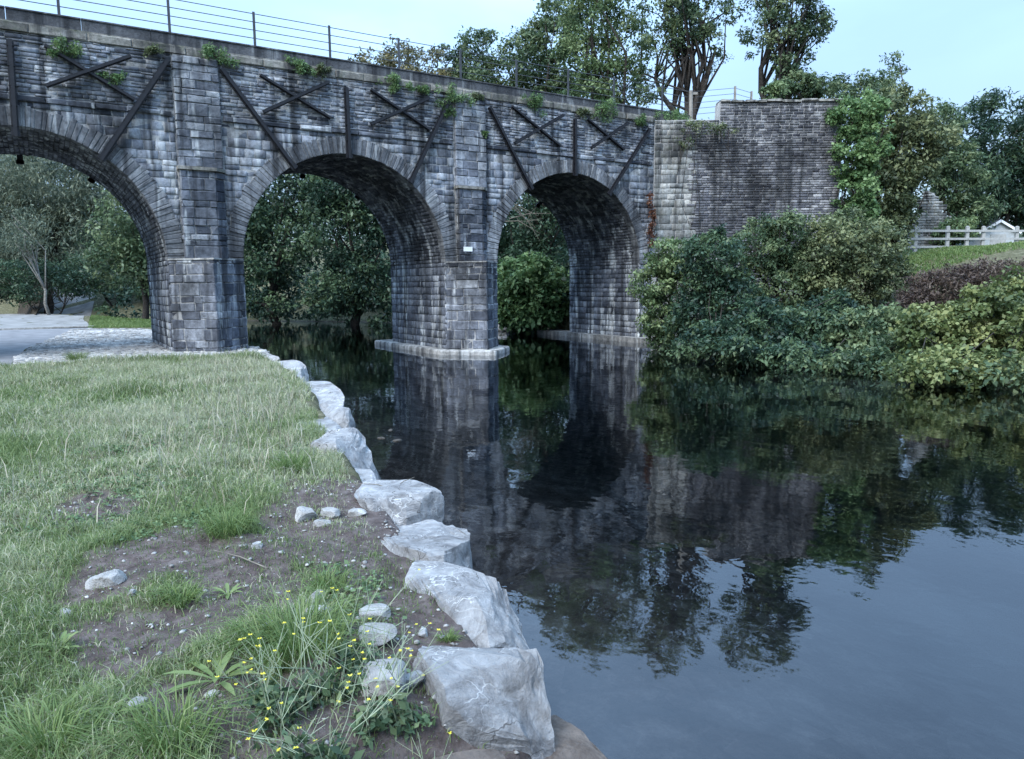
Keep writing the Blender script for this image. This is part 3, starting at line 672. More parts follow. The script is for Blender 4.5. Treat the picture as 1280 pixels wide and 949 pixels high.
def auto_smooth(o, ang=.6):
    me = o.data; me.polygons.foreach_set('use_smooth', np.ones(len(me.polygons), bool))
    try: me.set_sharp_from_angle(angle=ang)
    except Exception: pass
BO = [  # centre u, v, top z, length along bank, width, seed, material, label
    (-3.1, -2.1, .50, 2.3, .75, 41, 'boulder', 'flat pale bank boulder nearest the bridge pier'),
    (-3.3, -5.1, .51, 3.0, .85, 42, 'boulder', 'long pale boulder on bank, second from the bridge pier'),
    (-3.85, -8.6, .50, 2.8, .9, 43, 'boulder', 'large cracked pale boulder, third along bank from the pier'),
    (-4.28, -10.35, .47, 1.2, .85, 44, 'boulder', 'narrow pale boulder, fourth along bank from the pier'),
    (-4.78, -11.55, .48, 1.35, .9, 45, 'boulder', 'pale slabby boulder just beyond the squared block on bank'),
    (-4.98, -12.7, .56, 1.05, .95, 46, 'boulder', 'squared pale block with flat top halfway along the bank'),
    (-5.12, -13.8, .34, 1.1, .7, 47, 'boulder', 'low pale boulder between squared block and rounded cream boulder'),
    (-5.2, -14.9, .50, .92, .68, 48, 'boulder', 'rounded cream boulder midway along the bank edge'),
    (-5.36, -15.85, .50, 1.2, .68, 49, 'boulder', 'pale veined boulder bulging towards the water'),
    (-5.62, -16.8, .48, 1.15, .6, 50, 'boulder', 'thin pale boulder half buried under brown soil'),
    (-5.95, -17.55, .51, .9, .75, 51, 'boulder', 'big grey veined boulder in the near foreground'),
    (-5.72, -17.92, .15, .7, .5, 52, 'boulder_brown', 'low brown pitted rock at the water in the near foreground'),
    (-6.28, -18.08, .34, .5, .55, 53, 'boulder_brown', 'rounded pinkish rock at the bottom edge of the picture')]
for u, v, zt, ln, wd, seed, mt, lab in BO:
    yaw = math.atan2(-.98, -.2) + random.Random(seed).uniform(-.06, .06); hh = zt + .55
    P, F = rock(seed, (ln * 1.04, wd * 1.1, hh * 1.08), yaw, 5 if v < -14 else 4, 22, .05, .36)
    P[:, 2] += zt - hh / 2; P[:, 2] = np.where(P[:, 2] > zt - .03, zt - .03 + (P[:, 2] - zt + .03) * .45, P[:, 2]); P[:, 0] += u; P[:, 1] += v
    o = mk('bank_boulder', P, F, M[mt], origin=(u, v, zt - hh), label=lab, cat='boulder', group='boulders edging the left bank'); auto_smooth(o, .3)
# loose stones on the bank (pixel, size in metres)
ST = [(140, 727, .13, 'pale rounded stone lying left of the soil patch'), (120, 726, .1, 'small pale stone touching the larger rounded one on grass'),
      (80, 762, .07, 'little whitish stone by the dark soil at far left'), (166, 744, .05, 'tiny white pebble below the pair of pale stones'),
      (383, 644, .17, 'flat whitish stone on soil behind the veined boulder'), (412, 640, .11, 'small oval white stone right of the flat whitish one'),
      (402, 652, .09, 'little angular white stone below the flat whitish one'), (446, 634, .1, 'grey stone on soil beside the rounded cream boulder'),
      (394, 746, .1, 'upright pale stone beside the bright green grass clump'), (398, 766, .1, 'pale flat stone partly under the grass clump'),
      (465, 758, .14, 'elongated pale stone on bare soil'), (470, 795, .14, 'pale stone lying among the yellow flowers'),
      (545, 803, .06, 'small white pebble on bare soil near the grey boulder'), (528, 774, .06, 'thin whitish pebble on bare soil above the hole'),
      (511, 842, .1, 'pale pebble at the foot of the grey boulder'), (480, 855, .2, 'cream stone under the yellow flowering stems'),
      (265, 858, .05, 'tiny white pebble in the middle of the soil patch'), (322, 688, .07, 'flat whitish chip on the soil patch'),
      (335, 790, .08, 'white stone beside the broad leaved weed'), (170, 886, .07, 'white pebble near the bottom of the soil patch'),
      (498, 925, .14, 'grey broken stone at the near edge of the gravel')]
for k, (px, py, s, lab) in enumerate(ST):
    p = gp(px, py, .48); z = float(H(p[0], p[1])); s *= 1.1
    P, F = rock(100 + k, (s * 1.25, s * .85, s * .62), RS.rand() * 6, 3, 10, .07, .7)
    P += np.array([p[0], p[1], z + s * .14]); o = mk('loose_stone', P, F, M['pebble'], origin=(p[0], p[1], z - s * .1), label=lab, cat='stone', group='loose stones on the left bank'); auto_smooth(o, .5)
# stones at the far waterline
for k, (px, py, D, s, lab) in enumerate([(645, 413, 33, .8, 'grey rock at the water below the bright bush'), (667, 414, 32.5, .6, 'rounded grey rock right under the bright bush'), (625, 411, 34, .7, 'dark rock by the water behind the river pier')]):
    p = at(px, py, D); P, F = rock(140 + k, (s * 1.3, s, s * .8), k, 3, 12, .06)
    P += np.array([p[0], p[1], .1]); auto_smooth(mk('waterside_rock', P, F, M['boulder'], origin=(p[0], p[1], -.3), label=lab, cat='rock', group='rocks at the far bank'), .5)

# ------------------------------------------------------------------ foliage
def leaves(C, R, n, size, rs, droop=.15, tint0=None, aspect=.5, spread=.16, up=.5):
    """n leaves in clusters: C cluster centres, R cluster radii (k,3)"""
    k = len(C); idx = rs.randint(0, k, n)
    d = rs.normal(size=(n, 3)); rad = np.minimum(rs.rand(n) ** .45, 1); d = d / np.linalg.norm(d, axis=1)[:, None] * rad[:, None]
    P = C[idx] + d * R[idx]
    nrm = rs.normal(size=(n, 3)) * .75 + d * .6 + np.array([0, 0, up]); nrm /= np.linalg.norm(nrm, axis=1)[:, None]
    a = rs.normal(size=(n, 3)) + d * .4; a[:, 2] -= droop * 3; a -= nrm * (a * nrm).sum(1)[:, None]; a /= np.linalg.norm(a, axis=1)[:, None] + 1e-9
    b_ = np.cross(nrm, a); L_ = size * (.45 + 1.1 * rs.rand(n) ** 1.5); w_ = L_ * aspect
    V = np.empty((n, 4, 3)); V[:, 0] = P; V[:, 1] = P + a * (L_ * .5)[:, None] + b_ * (w_ * .5)[:, None] + nrm * (L_ * .06)[:, None]
    V[:, 2] = P + a * L_[:, None] - nrm * (L_ * .12)[:, None]; V[:, 3] = P + a * (L_ * .5)[:, None] - b_ * (w_ * .5)[:, None] + nrm * (L_ * .06)[:, None]
    base = (tint0 if tint0 is not None else np.clip(rs.normal(.45, spread, k), 0, 1))[idx]
    tt = np.clip(base + rs.normal(0, .12, n), 0, 1)
    F = np.arange(4 * n).reshape(n, 4); return V.reshape(-1, 3), F, np.repeat(tt, 4)
def lobe_points(lobes, n, rs, shell=.55):
    w_ = np.array([l[3] * l[4] * l[5] for l in lobes]) ** .75; idx = rs.choice(len(lobes), n, p=w_ / w_.sum())
    Lb = np.array(lobes, float); d = rs.normal(size=(n, 3)); d /= np.linalg.norm(d, axis=1)[:, None]
    r = shell + (1 - shell) * rs.rand(n) ** .6
    P = Lb[idx, :3] + (d[:, 0:1] * RT + d[:, 1:2] * FW + d[:, 2:3] * Z_) * 1.0 * r[:, None] * 1
    P = Lb[idx, :3] + r[:, None] * (d[:, 0:1] * Lb[idx, 3:4] * RT + d[:, 1:2] * Lb[idx, 4:5] * FW + d[:, 2:3] * Lb[idx, 5:6] * Z_)
    return P, idx
def plobes(spec, D):
    """lobes given by where they stand in the view (pixel centre, pixel radii) at distance D -> real ellipsoids"""
    out = []
    for s in spec:
        px, py, rx, ry = s[:4]; dd = D + (s[4] if len(s) > 4 else 0); k = dd / FPX
        p = at(px, py, dd); out.append((*p, rx * k, max(rx, ry * .6) * k * .9, ry * k))
    return out
def plant(name, label, cat, spec, D, mat, n_cl, n_leaf, size, seed, group=None, base=None, trunk=.14, bark='bark', stems=1, crad=.5, aspect=.5,
          droop=.15, limbs=10, spread=.16, shell=.5, hi=None, kid='crown', up=.5, zfloor=None):
    rs = np.random.RandomState(seed); lobes = plobes(spec, D)
    C, li = lobe_points(lobes, n_cl, rs, shell)
    cen = np.mean([l[:3] for l in lobes], axis=0)
    if base is None:
        b0 = np.array([cen[0], cen[1]])
    else: b0 = np.array(at(base, 300, D)[:2])
    z0 = float(H(b0[0], b0[1]))
    if zfloor is not None: C = C[C[:, 2] > zfloor + rs.rand(len(C)) * .2]
    else: C = C[C[:, 2] > H(C[:, 0], C[:, 1]) + .1]
    root = thing(name, (b0[0], b0[1], z0), label, cat, group)
    cr = crad * rs.uniform(.6, 1.35, len(C)); R = np.c_[cr, cr, cr * rs.uniform(.5, .8, len(C))]
    top = max(l[2] + l[5] for l in lobes); bot = min(l[2] - l[5] for l in lobes)
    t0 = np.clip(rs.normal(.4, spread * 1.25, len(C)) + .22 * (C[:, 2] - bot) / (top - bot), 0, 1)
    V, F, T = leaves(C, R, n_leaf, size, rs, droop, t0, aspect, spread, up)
    wood = MB(); hgt = max(.4, cen[2] - z0)
    for s_ in range(stems):
        bb = np.array([b0[0], b0[1], z0 - .15]) + (RT * rs.uniform(-.5, .5) + FW * rs.uniform(-.5, .5)) * (.0 if stems == 1 else .5 * hgt * .25)
        tgt = np.array(lobes[s_ % len(lobes)][:3]) if stems > 1 else cen
        tt = np.linspace(0, 1, 7); wob = rs.normal(0, .035 * hgt, (7, 3)); wob[0] = 0; wob[:, 2] *= .3
        P = bb + (tgt - bb) * tt[:, None] + wob; rr = trunk * (1 - .72 * tt)
        wood.tube(P, rr, 7)
        sel = [i for i in range(len(C)) if stems == 1 or rs.rand() < 1.0 / stems]
        for i in rs.choice(sel, min(limbs, len(sel)), replace=False):
            k = rs.randint(2, 6); A = P[k]; Bq = C[i]; mid = (A + Bq) / 2 + Z_ * .08 * np.linalg.norm(Bq - A) + rs.normal(0, .06 * np.linalg.norm(Bq - A), 3)
            wood.tube([A, (A + mid) / 2 + Z_ * .02, mid, (mid + Bq) / 2, Bq], np.linspace(rr[k] * .55, .012, 5), 5)
    wood.make('trunk' if cat == 'tree' else 'stem', M[bark], root, smooth=True)
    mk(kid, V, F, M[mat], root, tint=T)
    return root

# --- trees behind the bridge, left arch
GA = 'trees seen through the left arch'
plant('willow_tree', 'pale grey green willow filling the middle of the left arch', 'tree', [(60, 225, 70, 60), (20, 270, 55, 70), (95, 280, 55, 60), (40, 325, 45, 40), (130, 235, 40, 40)], 50, 'leaf_grey', 380, 40000, .28, 201, GA, base=50, trunk=.3, bark='bark', crad=1.1, aspect=.24, droop=.5, limbs=16, spread=.22)
plant('willow_tree', 'pale willow at the far left seen under the arch', 'tree', [(-30, 240, 50, 70), (-20, 320, 45, 50), (10, 200, 50, 40)], 56, 'leaf_grey', 200, 14000, .28, 202, GA, base=-25, trunk=.3, bark='bark', crad=1.2, aspect=.24, droop=.5)
plant('ash_tree', 'dark green tree beside the right side of the left arch', 'tree', [(165, 280, 38, 50), (150, 325, 35, 35), (185, 240, 30, 35), (195, 330, 30, 40)], 40, 'leaf_mid', 190, 17000, .19, 203, GA, base=172, trunk=.2, crad=.8, limbs=14)
plant('shrub', 'dark shrub at the foot of the willow', 'shrub', [(60, 352, 40, 24), (20, 352, 34, 26), (95, 346, 26, 24), (-15, 352, 34, 26)], 44, 'leaf_dark', 110, 12000, .16, 204, GA, base=55, trunk=.06, crad=.6, stems=3)
plant('shrub', 'low dark green shrub over the path end', 'shrub', [(122, 356, 34, 15), (160, 358, 28, 15), (110, 338, 24, 20), (188, 358, 24, 18)], 52, 'leaf_mid', 90, 9000, .17, 205, GA, base=135, trunk=.06, crad=.6, stems=3)
plant('tree', 'tall dark tree far behind the path', 'tree', [(110, 290, 45, 55), (60, 260, 50, 60), (150, 300, 30, 40)], 75, 'leaf_dark', 150, 11000, .34, 206, GA, base=100, trunk=.3, crad=1.4)
plant('birch_tree', 'slender leaning birch with pale trunk in front of willow', 'tree', [(30, 285, 22, 22), (25, 300, 24, 16)], 42, 'leaf_grey', 40, 2600, .16, 208, GA, base=54, trunk=.1, bark='bark_pale', crad=.7, aspect=.3, droop=.4, limbs=8)
# --- trees seen through the middle and right arches
GB = 'trees along the far bank'
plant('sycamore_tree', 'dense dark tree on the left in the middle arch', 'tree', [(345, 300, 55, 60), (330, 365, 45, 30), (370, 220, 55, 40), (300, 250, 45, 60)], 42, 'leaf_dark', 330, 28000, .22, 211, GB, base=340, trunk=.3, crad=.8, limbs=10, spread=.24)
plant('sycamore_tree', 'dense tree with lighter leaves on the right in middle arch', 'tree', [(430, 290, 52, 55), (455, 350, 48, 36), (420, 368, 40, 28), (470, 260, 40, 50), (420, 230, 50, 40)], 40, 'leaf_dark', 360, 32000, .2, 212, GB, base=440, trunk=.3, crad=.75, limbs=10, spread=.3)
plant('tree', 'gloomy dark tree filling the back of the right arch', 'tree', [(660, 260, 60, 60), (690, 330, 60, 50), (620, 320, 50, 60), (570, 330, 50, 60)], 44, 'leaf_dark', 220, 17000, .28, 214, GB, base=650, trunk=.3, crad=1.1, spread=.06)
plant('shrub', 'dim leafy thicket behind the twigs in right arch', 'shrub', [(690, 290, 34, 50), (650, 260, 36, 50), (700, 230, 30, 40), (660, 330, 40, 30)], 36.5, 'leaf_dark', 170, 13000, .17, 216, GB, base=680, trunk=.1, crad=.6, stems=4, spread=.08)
plant('knotweed', 'bright green drooping bush at the water inside right arch', 'shrub', [(660, 348, 42, 32), (680, 370, 38, 32), (640, 380, 34, 26), (665, 395, 42, 18)], 32, 'ivy', 230, 14000, .22, 215, GB, base=665, trunk=.05, crad=.42, stems=4, aspect=.6, droop=.5, zfloor=.05, up=.9, spread=.3)
# bare branches hanging in the right arch
bb = thing('bare_branch', tuple(at(640, 330, 33)), 'bare pale twigs hanging in the right arch', 'branch')
q = MB(); r_ = np.random.RandomState(5)
for k in range(9):
    A = at(620 + r_.uniform(-6, 30), 225 + r_.uniform(0, 60), 33 + r_.rand()); Bq = A + RT * r_.uniform(.3, 2) + Z_ * r_.uniform(-1.6, .6); mid = (A + Bq) / 2 + Z_ * r_.uniform(.1, .4)
    q.tube([A, mid, Bq], [.025, .018, .006], 4)
    for _ in range(3): q.tube([mid, mid + RT * r_.uniform(-.2, .7) + Z_ * r_.uniform(-.6, .5)], [.01, .004], 4)
q.make('twigs', M['twig'], bb, kind='stuff')
# far wood closing the valley
r_ = np.random.RandomState(61); n = 420; px_ = r_.uniform(-250, 1500, n); dd_ = r_.uniform(68, 95, n)
C = np.array([CAM + RT * ((a - 640) / FPX * d) + FW * d for a, d in zip(px_, dd_)]); C[:, 2] = H(C[:, 0], C[:, 1]) + r_.uniform(0, 1, n) * (7 + 3 * vnoise(px_, px_ * 0, .02, 3))
V, F, T = leaves(C, np.tile([2.4, 2.4, 1.8], (n, 1)), 26000, .65, r_, .15, None, .55, .2)
mk('far_wood', V, F, M['leaf_dark'], tint=T, kind='stuff', label='far dark wood closing the valley behind the bridge')

# undergrowth clothing both far banks
def undergrowth(name, v0, v1, t0, t1, n, hgt, nl, size, mat, label, seed):
    r_ = np.random.RandomState(seed); v = r_.uniform(v0, v1, n); u = redge(v) + t0 + (t1 - t0) * r_.rand(n) ** 1.3
    k = ~((v > -1.5) & (v < 5.5)) if v0 < 0 else v > 4.5; u, v = u[k], v[k]
    C = np.c_[u, v, np.maximum(H(u, v), .05) + hgt * r_.rand(len(u))]
    V, F, T = leaves(C, np.tile([.45, .45, .28], (len(C), 1)), nl, size, r_, .2, None, .6, .25, .6)
    mk(name, V, F, M[mat], tint=T, kind='stuff', label=label)
undergrowth('bank_undergrowth', -17, -1.5, -.3, 6.5, 300, .35, 18000, .12, 'leaf_mid', 'low leafy undergrowth on the right bank slope', 71)
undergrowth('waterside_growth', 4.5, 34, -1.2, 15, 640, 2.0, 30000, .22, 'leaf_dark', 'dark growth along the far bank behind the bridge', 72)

# --- trees above and behind the parapet
GC = 'trees on the embankment behind the railing'
plant('shrubby_tree', 'yellow brown autumn tree behind the middle of the railing', 'tree', [(470, 82, 32, 16), (500, 74, 28, 20), (540, 88, 34, 24), (450, 95, 20, 14), (505, 112, 50, 22), (560, 112, 40, 22)], 40, 'leaf_autumn', 190, 13000, .17, 221, GC, base=500, trunk=.16, crad=.5, spread=.3, limbs=24)
plant('shrubby_tree', 'thin grey green tree with feathery top behind the railing', 'tree', [(568, 78, 20, 28), (590, 72, 22, 32), (610, 66, 20, 28), (590, 112, 44, 28), (635, 98, 30, 34), (650, 130, 40, 24)], 38, 'leaf_mid', 210, 15000, .16, 222, GC, base=595, trunk=.16, crad=.45, spread=.3, limbs=24)
plant('ash_tree', 'medium green tree left of the tall light tree', 'tree', [(660, 72, 34, 34), (690, 45, 34, 30), (675, 108, 44, 30), (700, 18, 28, 22), (710, 120, 40, 26)], 37, 'leaf_mid', 220, 17000, .17, 223, GC, base=680, trunk=.2, crad=.5, spread=.28, limbs=20)
plant('ash_tree', 'tall light green ash tree above the right arch', 'tree', [(750, 20, 46, 36), (735, 70, 42, 34), (780, 60, 36, 40), (770, -20, 44, 34), (765, 108, 46, 26), (725, -10, 40, 26), (740, 125, 44, 20)], 34, 'leaf_light_green', 230, 20000, .15, 224, GC, base=762, trunk=.24, crad=.55, spread=.3, limbs=26)
plant('leaning_tree', 'dark tree with several leaning stems beside the wooden post', 'tree', [(835, 10, 34, 26), (880, 22, 40, 22), (850, -25, 46, 26), (818, 52, 26, 26), (900, 58, 12, 14), (862, 50, 28, 16), (812, 105, 20, 26), (890, 88, 10, 10)], 32, 'leaf_mid', 150, 10500, .14, 225, GC, base=858, trunk=.15, crad=.36, stems=6, spread=.3, limbs=10)
plant('ivy_clad_tree', 'tree with upright dark trunk standing behind the wing wall', 'tree', [(960, 30, 30, 34), (990, 20, 30, 36), (1012, 38, 22, 26), (975, -20, 44, 26), (985, 78, 24, 20), (942, 85, 10, 18), (1030, 25, 10, 10)], 31, 'leaf_mid', 150, 11000, .13, 226, GC, base=957, trunk=.19, crad=.38, stems=3, spread=.3, limbs=12)
plant('shrub', 'small bright bush on top of the wing wall', 'shrub', [(965, 118, 14, 9), (970, 112, 10, 9)], 28.2, 'leaf_light_green', 26, 1800, .11, 227, GC, base=966, trunk=.03, crad=.2, stems=2)
plant('shrub', 'round dark shrub right of the trunk behind wing wall', 'shrub', [(1000, 108, 24, 18), (1028, 112, 20, 14)], 30, 'leaf_mid', 60, 5500, .13, 228, GC, base=1008, trunk=.05, crad=.3, stems=3)
plant('shrub', 'sparse tall sapling rising above the ivy', 'shrub', [(1065, 112, 30, 18), (1100, 98, 22, 16), (1118, 80, 12, 20), (1085, 118, 40, 16)], 31, 'leaf_mid', 80, 6000, .12, 229, GC, base=1090, trunk=.06, crad=.3, stems=4, limbs=8)

# --- right bank
GD = 'shrubs on the right bank'
plant('ivy', 'bright ivy hanging over the end of the wing wall', 'ivy', [(1062, 150, 26, 26), (1064, 195, 28, 34), (1068, 240, 26, 30), (1085, 135, 22, 18), (1085, 175, 22, 44), (1072, 270, 24, 24)], 27.0, 'ivy', 330, 22000, .1, 231, None, base=1068, trunk=.05, crad=.22, stems=3, spread=.2, kid='foliage', aspect=.85)
plant('tall_shrub', 'tall olive green shrub right of the ivy', 'shrub', [(1112, 150, 42, 38), (1128, 195, 44, 46), (1100, 245, 36, 40), (1155, 185, 32, 38), (1112, 275, 26, 26)], 29.5, 'leaf_olive', 280, 25000, .16, 232, GD, base=1120, trunk=.06, crad=.42, stems=5, spread=.25, kid='foliage', limbs=4)
plant('tall_shrub', 'mid green shrub between the olive shrub and dark willow', 'shrub', [(1172, 175, 26, 42), (1198, 225, 30, 44), (1215, 262, 28, 22)], 34.5, 'leaf_mid', 170, 14000, .16, 233, GD, base=1190, trunk=.06, crad=.45, stems=4, kid='foliage', limbs=4)
plant('willow_tree', 'dark green bushy willow at the right edge', 'tree', [(1235, 165, 42, 45), (1265, 160, 42, 50), (1225, 225, 42, 50), (1265, 235, 48, 50), (1310, 200, 50, 80), (1290, 265, 40, 26)], 37.5, 'leaf_dark', 300, 28000, .24, 234, GD, base=1250, trunk=.1, crad=.6, stems=5, aspect=.3, droop=.3, spread=.25, limbs=4)
plant('garden_bush', 'small rounded bright bush behind the white fence', 'shrub', [(1192, 292, 22, 16), (1200, 286, 18, 13)], 31.8, 'leaf_light_green', 60, 4500, .12, 235, None, base=1192, trunk=.03, crad=.25, stems=3, kid='foliage')
plant('riverside_shrub', 'yellowish green shrub against the abutment beside right arch', 'shrub', [(815, 352, 26, 26), (838, 325, 26, 28), (830, 395, 30, 28), (855, 340, 22, 34), (830, 418, 24, 12)], 23.5, 'leaf_light_green', 210, 14000, .11, 236, GD, base=838, trunk=.04, crad=.27, stems=5, kid='foliage', zfloor=.1, spread=.3, limbs=5)
plant('riverside_shrub', 'dark dense shrub in front of the pale stones', 'shrub', [(890, 328, 38, 42), (910, 380, 46, 44), (872, 400, 36, 36), (900, 428, 48, 26, -2.2), (870, 435, 30, 14, -1.5)], 22, 'leaf_dark', 330, 24000, .115, 237, GD, base=895, trunk=.05, crad=.27, stems=5, kid='foliage', zfloor=.05, spread=.32, limbs=5)
plant('riverside_shrub', 'tall olive shrub in front of the wing wall', 'shrub', [(950, 305, 40, 36), (985, 300, 36, 34), (970, 360, 46, 44), (1000, 345, 36, 40)], 23.5, 'leaf_mid', 270, 20000, .11, 238, GD, base=975, trunk=.05, crad=.28, stems=5, kid='foliage', zfloor=.1, spread=.28, limbs=5)
plant('riverside_shrub', 'broad grey green shrub with yellowing tips by the slope', 'shrub', [(1050, 300, 46, 36), (1090, 310, 44, 36), (1060, 350, 50, 38), (1110, 345, 30, 34), (1030, 330, 36, 40)], 23, 'leaf_olive', 340, 26000, .11, 239, GD, base=1065, trunk=.05, crad=.28, stems=6, kid='foliage', zfloor=.1, spread=.28, limbs=5)
plant('riverside_shrub', 'dark leafy shrub overhanging the water in the middle', 'shrub', [(960, 412, 46, 38), (1010, 420, 44, 38), (985, 444, 54, 22, -1), (1040, 400, 40, 36), (940, 440, 40, 22, -.8)], 19.6, 'leaf_dark', 330, 25000, .115, 240, GD, base=1000, trunk=.04, crad=.25, stems=5, kid='foliage', zfloor=.03, spread=.34, limbs=5)
plant('riverside_shrub', 'light leafed shrub trailing into the water below the dead bracken', 'shrub', [(1070, 420, 40, 36), (1100, 440, 42, 30, -.7), (1075, 455, 50, 18, -1.6), (1120, 410, 34, 28), (1120, 462, 40, 16, -2)], 18.8, 'leaf_mid', 300, 21000, .11, 241, GD, base=1090, trunk=.04, crad=.24, stems=5, kid='foliage', zfloor=.03, spread=.32, limbs=5)
plant('bramble_bush', 'pale yellow green bramble mass at the right water edge', 'shrub', [(1165, 425, 42, 44), (1225, 405, 50, 50), (1275, 390, 50, 54), (1190, 462, 56, 26, -2), (1260, 465, 66, 30, -2.4), (1330, 420, 60, 80, -2), (1160, 465, 40, 18, -2)], 17, 'bramble', 560, 40000, .1, 242, GD, base=1230, trunk=.03, crad=.24, stems=6, kid='foliage', zfloor=.03, spread=.3, aspect=.7, limbs=4)
plant('bracken_patch', 'dead brown bracken on the slope below the fence', 'bracken', [(1165, 362, 36, 26), (1195, 350, 36, 18), (1235, 342, 38, 13), (1145, 385, 28, 26), (1270, 335, 34, 10), (1310, 335, 34, 12)], 20.5, 'leaf_brown', 240, 15000, .1, 243, None, base=1180, trunk=.02, crad=.25, stems=4, kid='foliage', aspect=.35)
plant('virginia_creeper', 'thin rust red creeper climbing where arch meets abutment', 'creeper', [(815, 270, 3, 16), (814, 296, 3, 14), (812, 250, 2, 10)], 26.8, 'leaf_rust', 40, 1100, .08, 244, None, base=814, trunk=.015, crad=.1, stems=1, kid='foliage', limbs=4)

# ------------------------------------------------------------------ fence, shed and ruin on the right bank
fence = thing('post_and_rail_fence', tuple(at(1200, 314, 31)), 'pale post and rail fence along the top of right bank', 'fence')
FA, FB = at(1128, 314, 30.5), at(1330, 312, 31.5)
FA[2] = FB[2] = 0
def fz(t): p = FA + (FB - FA) * t; return np.array([p[0], p[1], 3.28])
tp_ = [(px - 1128) / 202. for px in (1143, 1182, 1206, 1226, 1268, 1305)]
for t_ in tp_:
    p = fz(t_); q = MB(); q.box(p + Z_ * .42, RT, FW, Z_, .13, .1, 1.15); q.prism([(p[0] - .06, p[1] - .05), (p[0] + .06, p[1] - .05), (p[0] + .06, p[1] + .05), (p[0] - .06, p[1] + .05)], 4.27, 4.3, .5, .5); q.make('post', M['wood_pale'], fence)
for a, b_ in zip([0] + tp_, tp_ + [1.05]):
    for k in range(3):
        A, Bq = fz(a) + Z_ * (.18 + .32 * k) - FW * .07, fz(b_) + Z_ * (.18 + .32 * k) - FW * .07; d_ = (Bq - A) / np.linalg.norm(Bq - A)
        q = MB(); q.box((A + Bq) / 2, d_, FW, Z_, np.linalg.norm(Bq - A) - .01, .04, .085); q.make('rail', M['wood_pale'], fence)
sc_ = at(1226, 310, 34.2); sz = 3.2
shed = thing('garden_shed', (sc_[0], sc_[1], sz), 'small white garden shed with grey roof behind the fence', 'shed')
def shp(a, b_, z): return np.array([sc_[0], sc_[1], 0]) + RT * a + FW * b_ + Z_ * (sz + z)
q = MB(); V = [shp(a, b_, z) for a, b_, z in ((0, 0, 0), (1.5, 0, 0), (1.5, 0, 1.1), (.75, 0, 1.55), (0, 0, 1.1), (0, 2.2, 0), (1.5, 2.2, 0), (1.5, 2.2, 1.1), (.75, 2.2, 1.55), (0, 2.2, 1.1))]
q.add(V, [(0, 1, 2, 3, 4), (9, 8, 7, 6, 5), (0, 4, 9, 5), (1, 6, 7, 2)]); q.make('wall', M['boards'], shed)
for sgn in (-1, 1):
    V = [shp(.75 + sgn * a, b_, z + dz) for dz in (0, .06) for a, b_, z in ((-.02, -.12, 1.57), (.95, -.12, 1.03), (.95, 2.3, 1.03), (-.02, 2.3, 1.57))]
    q = MB(); q.add(V, [(0, 1, 2, 3), (7, 6, 5, 4), (0, 4, 5, 1), (1, 5, 6, 2), (2, 6, 7, 3), (3, 7, 4, 0)]); q.make('roof_slope', M['slate'], shed)
    q = MB(); A, Bq = shp(.75, -.13, 1.55), shp(.75 + sgn * .95, -.13, 1.0); d_ = (Bq - A) / np.linalg.norm(Bq - A); q.box((A + Bq) / 2, d_, FW, np.cross(d_, FW), 1.1, .03, .1); q.make('bargeboard', M['plaque'], shed)
q = MB(); q.box(shp(.75, -.015, .48), RT, FW, Z_, .7, .02, .95); q.make('door', M['wood_pale'], shed)
# pointed remnant of an old wall
ruin = thing('ruined_wall', tuple(np.array([*at(1163, 300, 32.3)[:2], 3.2])), 'pale pointed remnant of brick wall behind the fence', 'wall')
rp0 = np.array([*at(1163, 300, 32.3)[:2], 3.2]); K = courses(-.75, .85, 0, 2.7, (.09, .13), (.18, .42), np.random.RandomState(9), .02)
hw = lambda z: np.where(z < 1.4, .72, .72 * np.clip((2.75 - z) / 1.35, 0, 1) + .06)
K = K[np.abs((K[:, 0] + K[:, 1]) / 2) < hw(K[:, 2])]
Vb = blocks(rp0 + RT * ((K[:, 0] + K[:, 1]) / 2)[:, None] + Z_ * ((K[:, 2] + K[:, 3]) / 2)[:, None], RT, Z_, -FW, K[:, 1] - K[:, 0], K[:, 3] - K[:, 2], .45, .012, .01)
q = MB(); V = [rp0 + RT * a + FW * b_ + Z_ * z for b_ in (.02, .4) for a, z in ((-.7, 0), (.75, 0), (.72, 1.3), (.05, 2.6), (-.68, 1.3))]
q.add(V, [(0, 1, 2, 3, 4), (9, 8, 7, 6, 5), (0, 5, 6, 1), (1, 6, 7, 2), (2, 7, 8, 3), (3, 8, 9, 4), (4, 9, 5, 0)]); rcore = q.make('wall_core', M['mortar_pale'], ruin)
mk('bricks', *bjoin(Vb), M['pale'], rcore, tint=np.repeat(RS.rand(len(Vb)), 12), kind='stuff')

# ------------------------------------------------------------------ plants rooted in the masonry
WP = [(82, 62, .22, 'sprawling green weed at the top of the left spandrel'), (140, 97, .14, 'small weed growing below the left iron cross'),
      (190, 63, .1, 'tiny dry tuft left of the land pier top'), (272, 70, .26, 'leafy fern at the top right of land pier'), (375, 84, .22, 'grey green weed above the left iron cross of middle arch'),
      (400, 88, .14, 'dry grass tuft on the capping right of the grey weed'), (492, 105, .25, 'green weed on the capping over the middle arch'), (530, 113, .1, 'tiny yellowish weed on the capping over middle arch'),
      (566, 122, .3, 'round bright fern above the river pier'), (597, 121, .13, 'small yellowish tuft right of the round fern'), (667, 128, .28, 'spiky green weed over the left of right arch'),
      (730, 141, .16, 'dry weed over the crown of the right arch'), (757, 138, .3, 'leafy sapling over the right of right arch'), (841, 146, .34, 'bright green weed at the end of the parapet'),
      (800, 150, .2, 'low green weed between sapling and parapet end'), (560, 140, .12, 'hanging fern under the round fern'), (605, 168, .08, 'tiny fern on the upper face of river pier')]
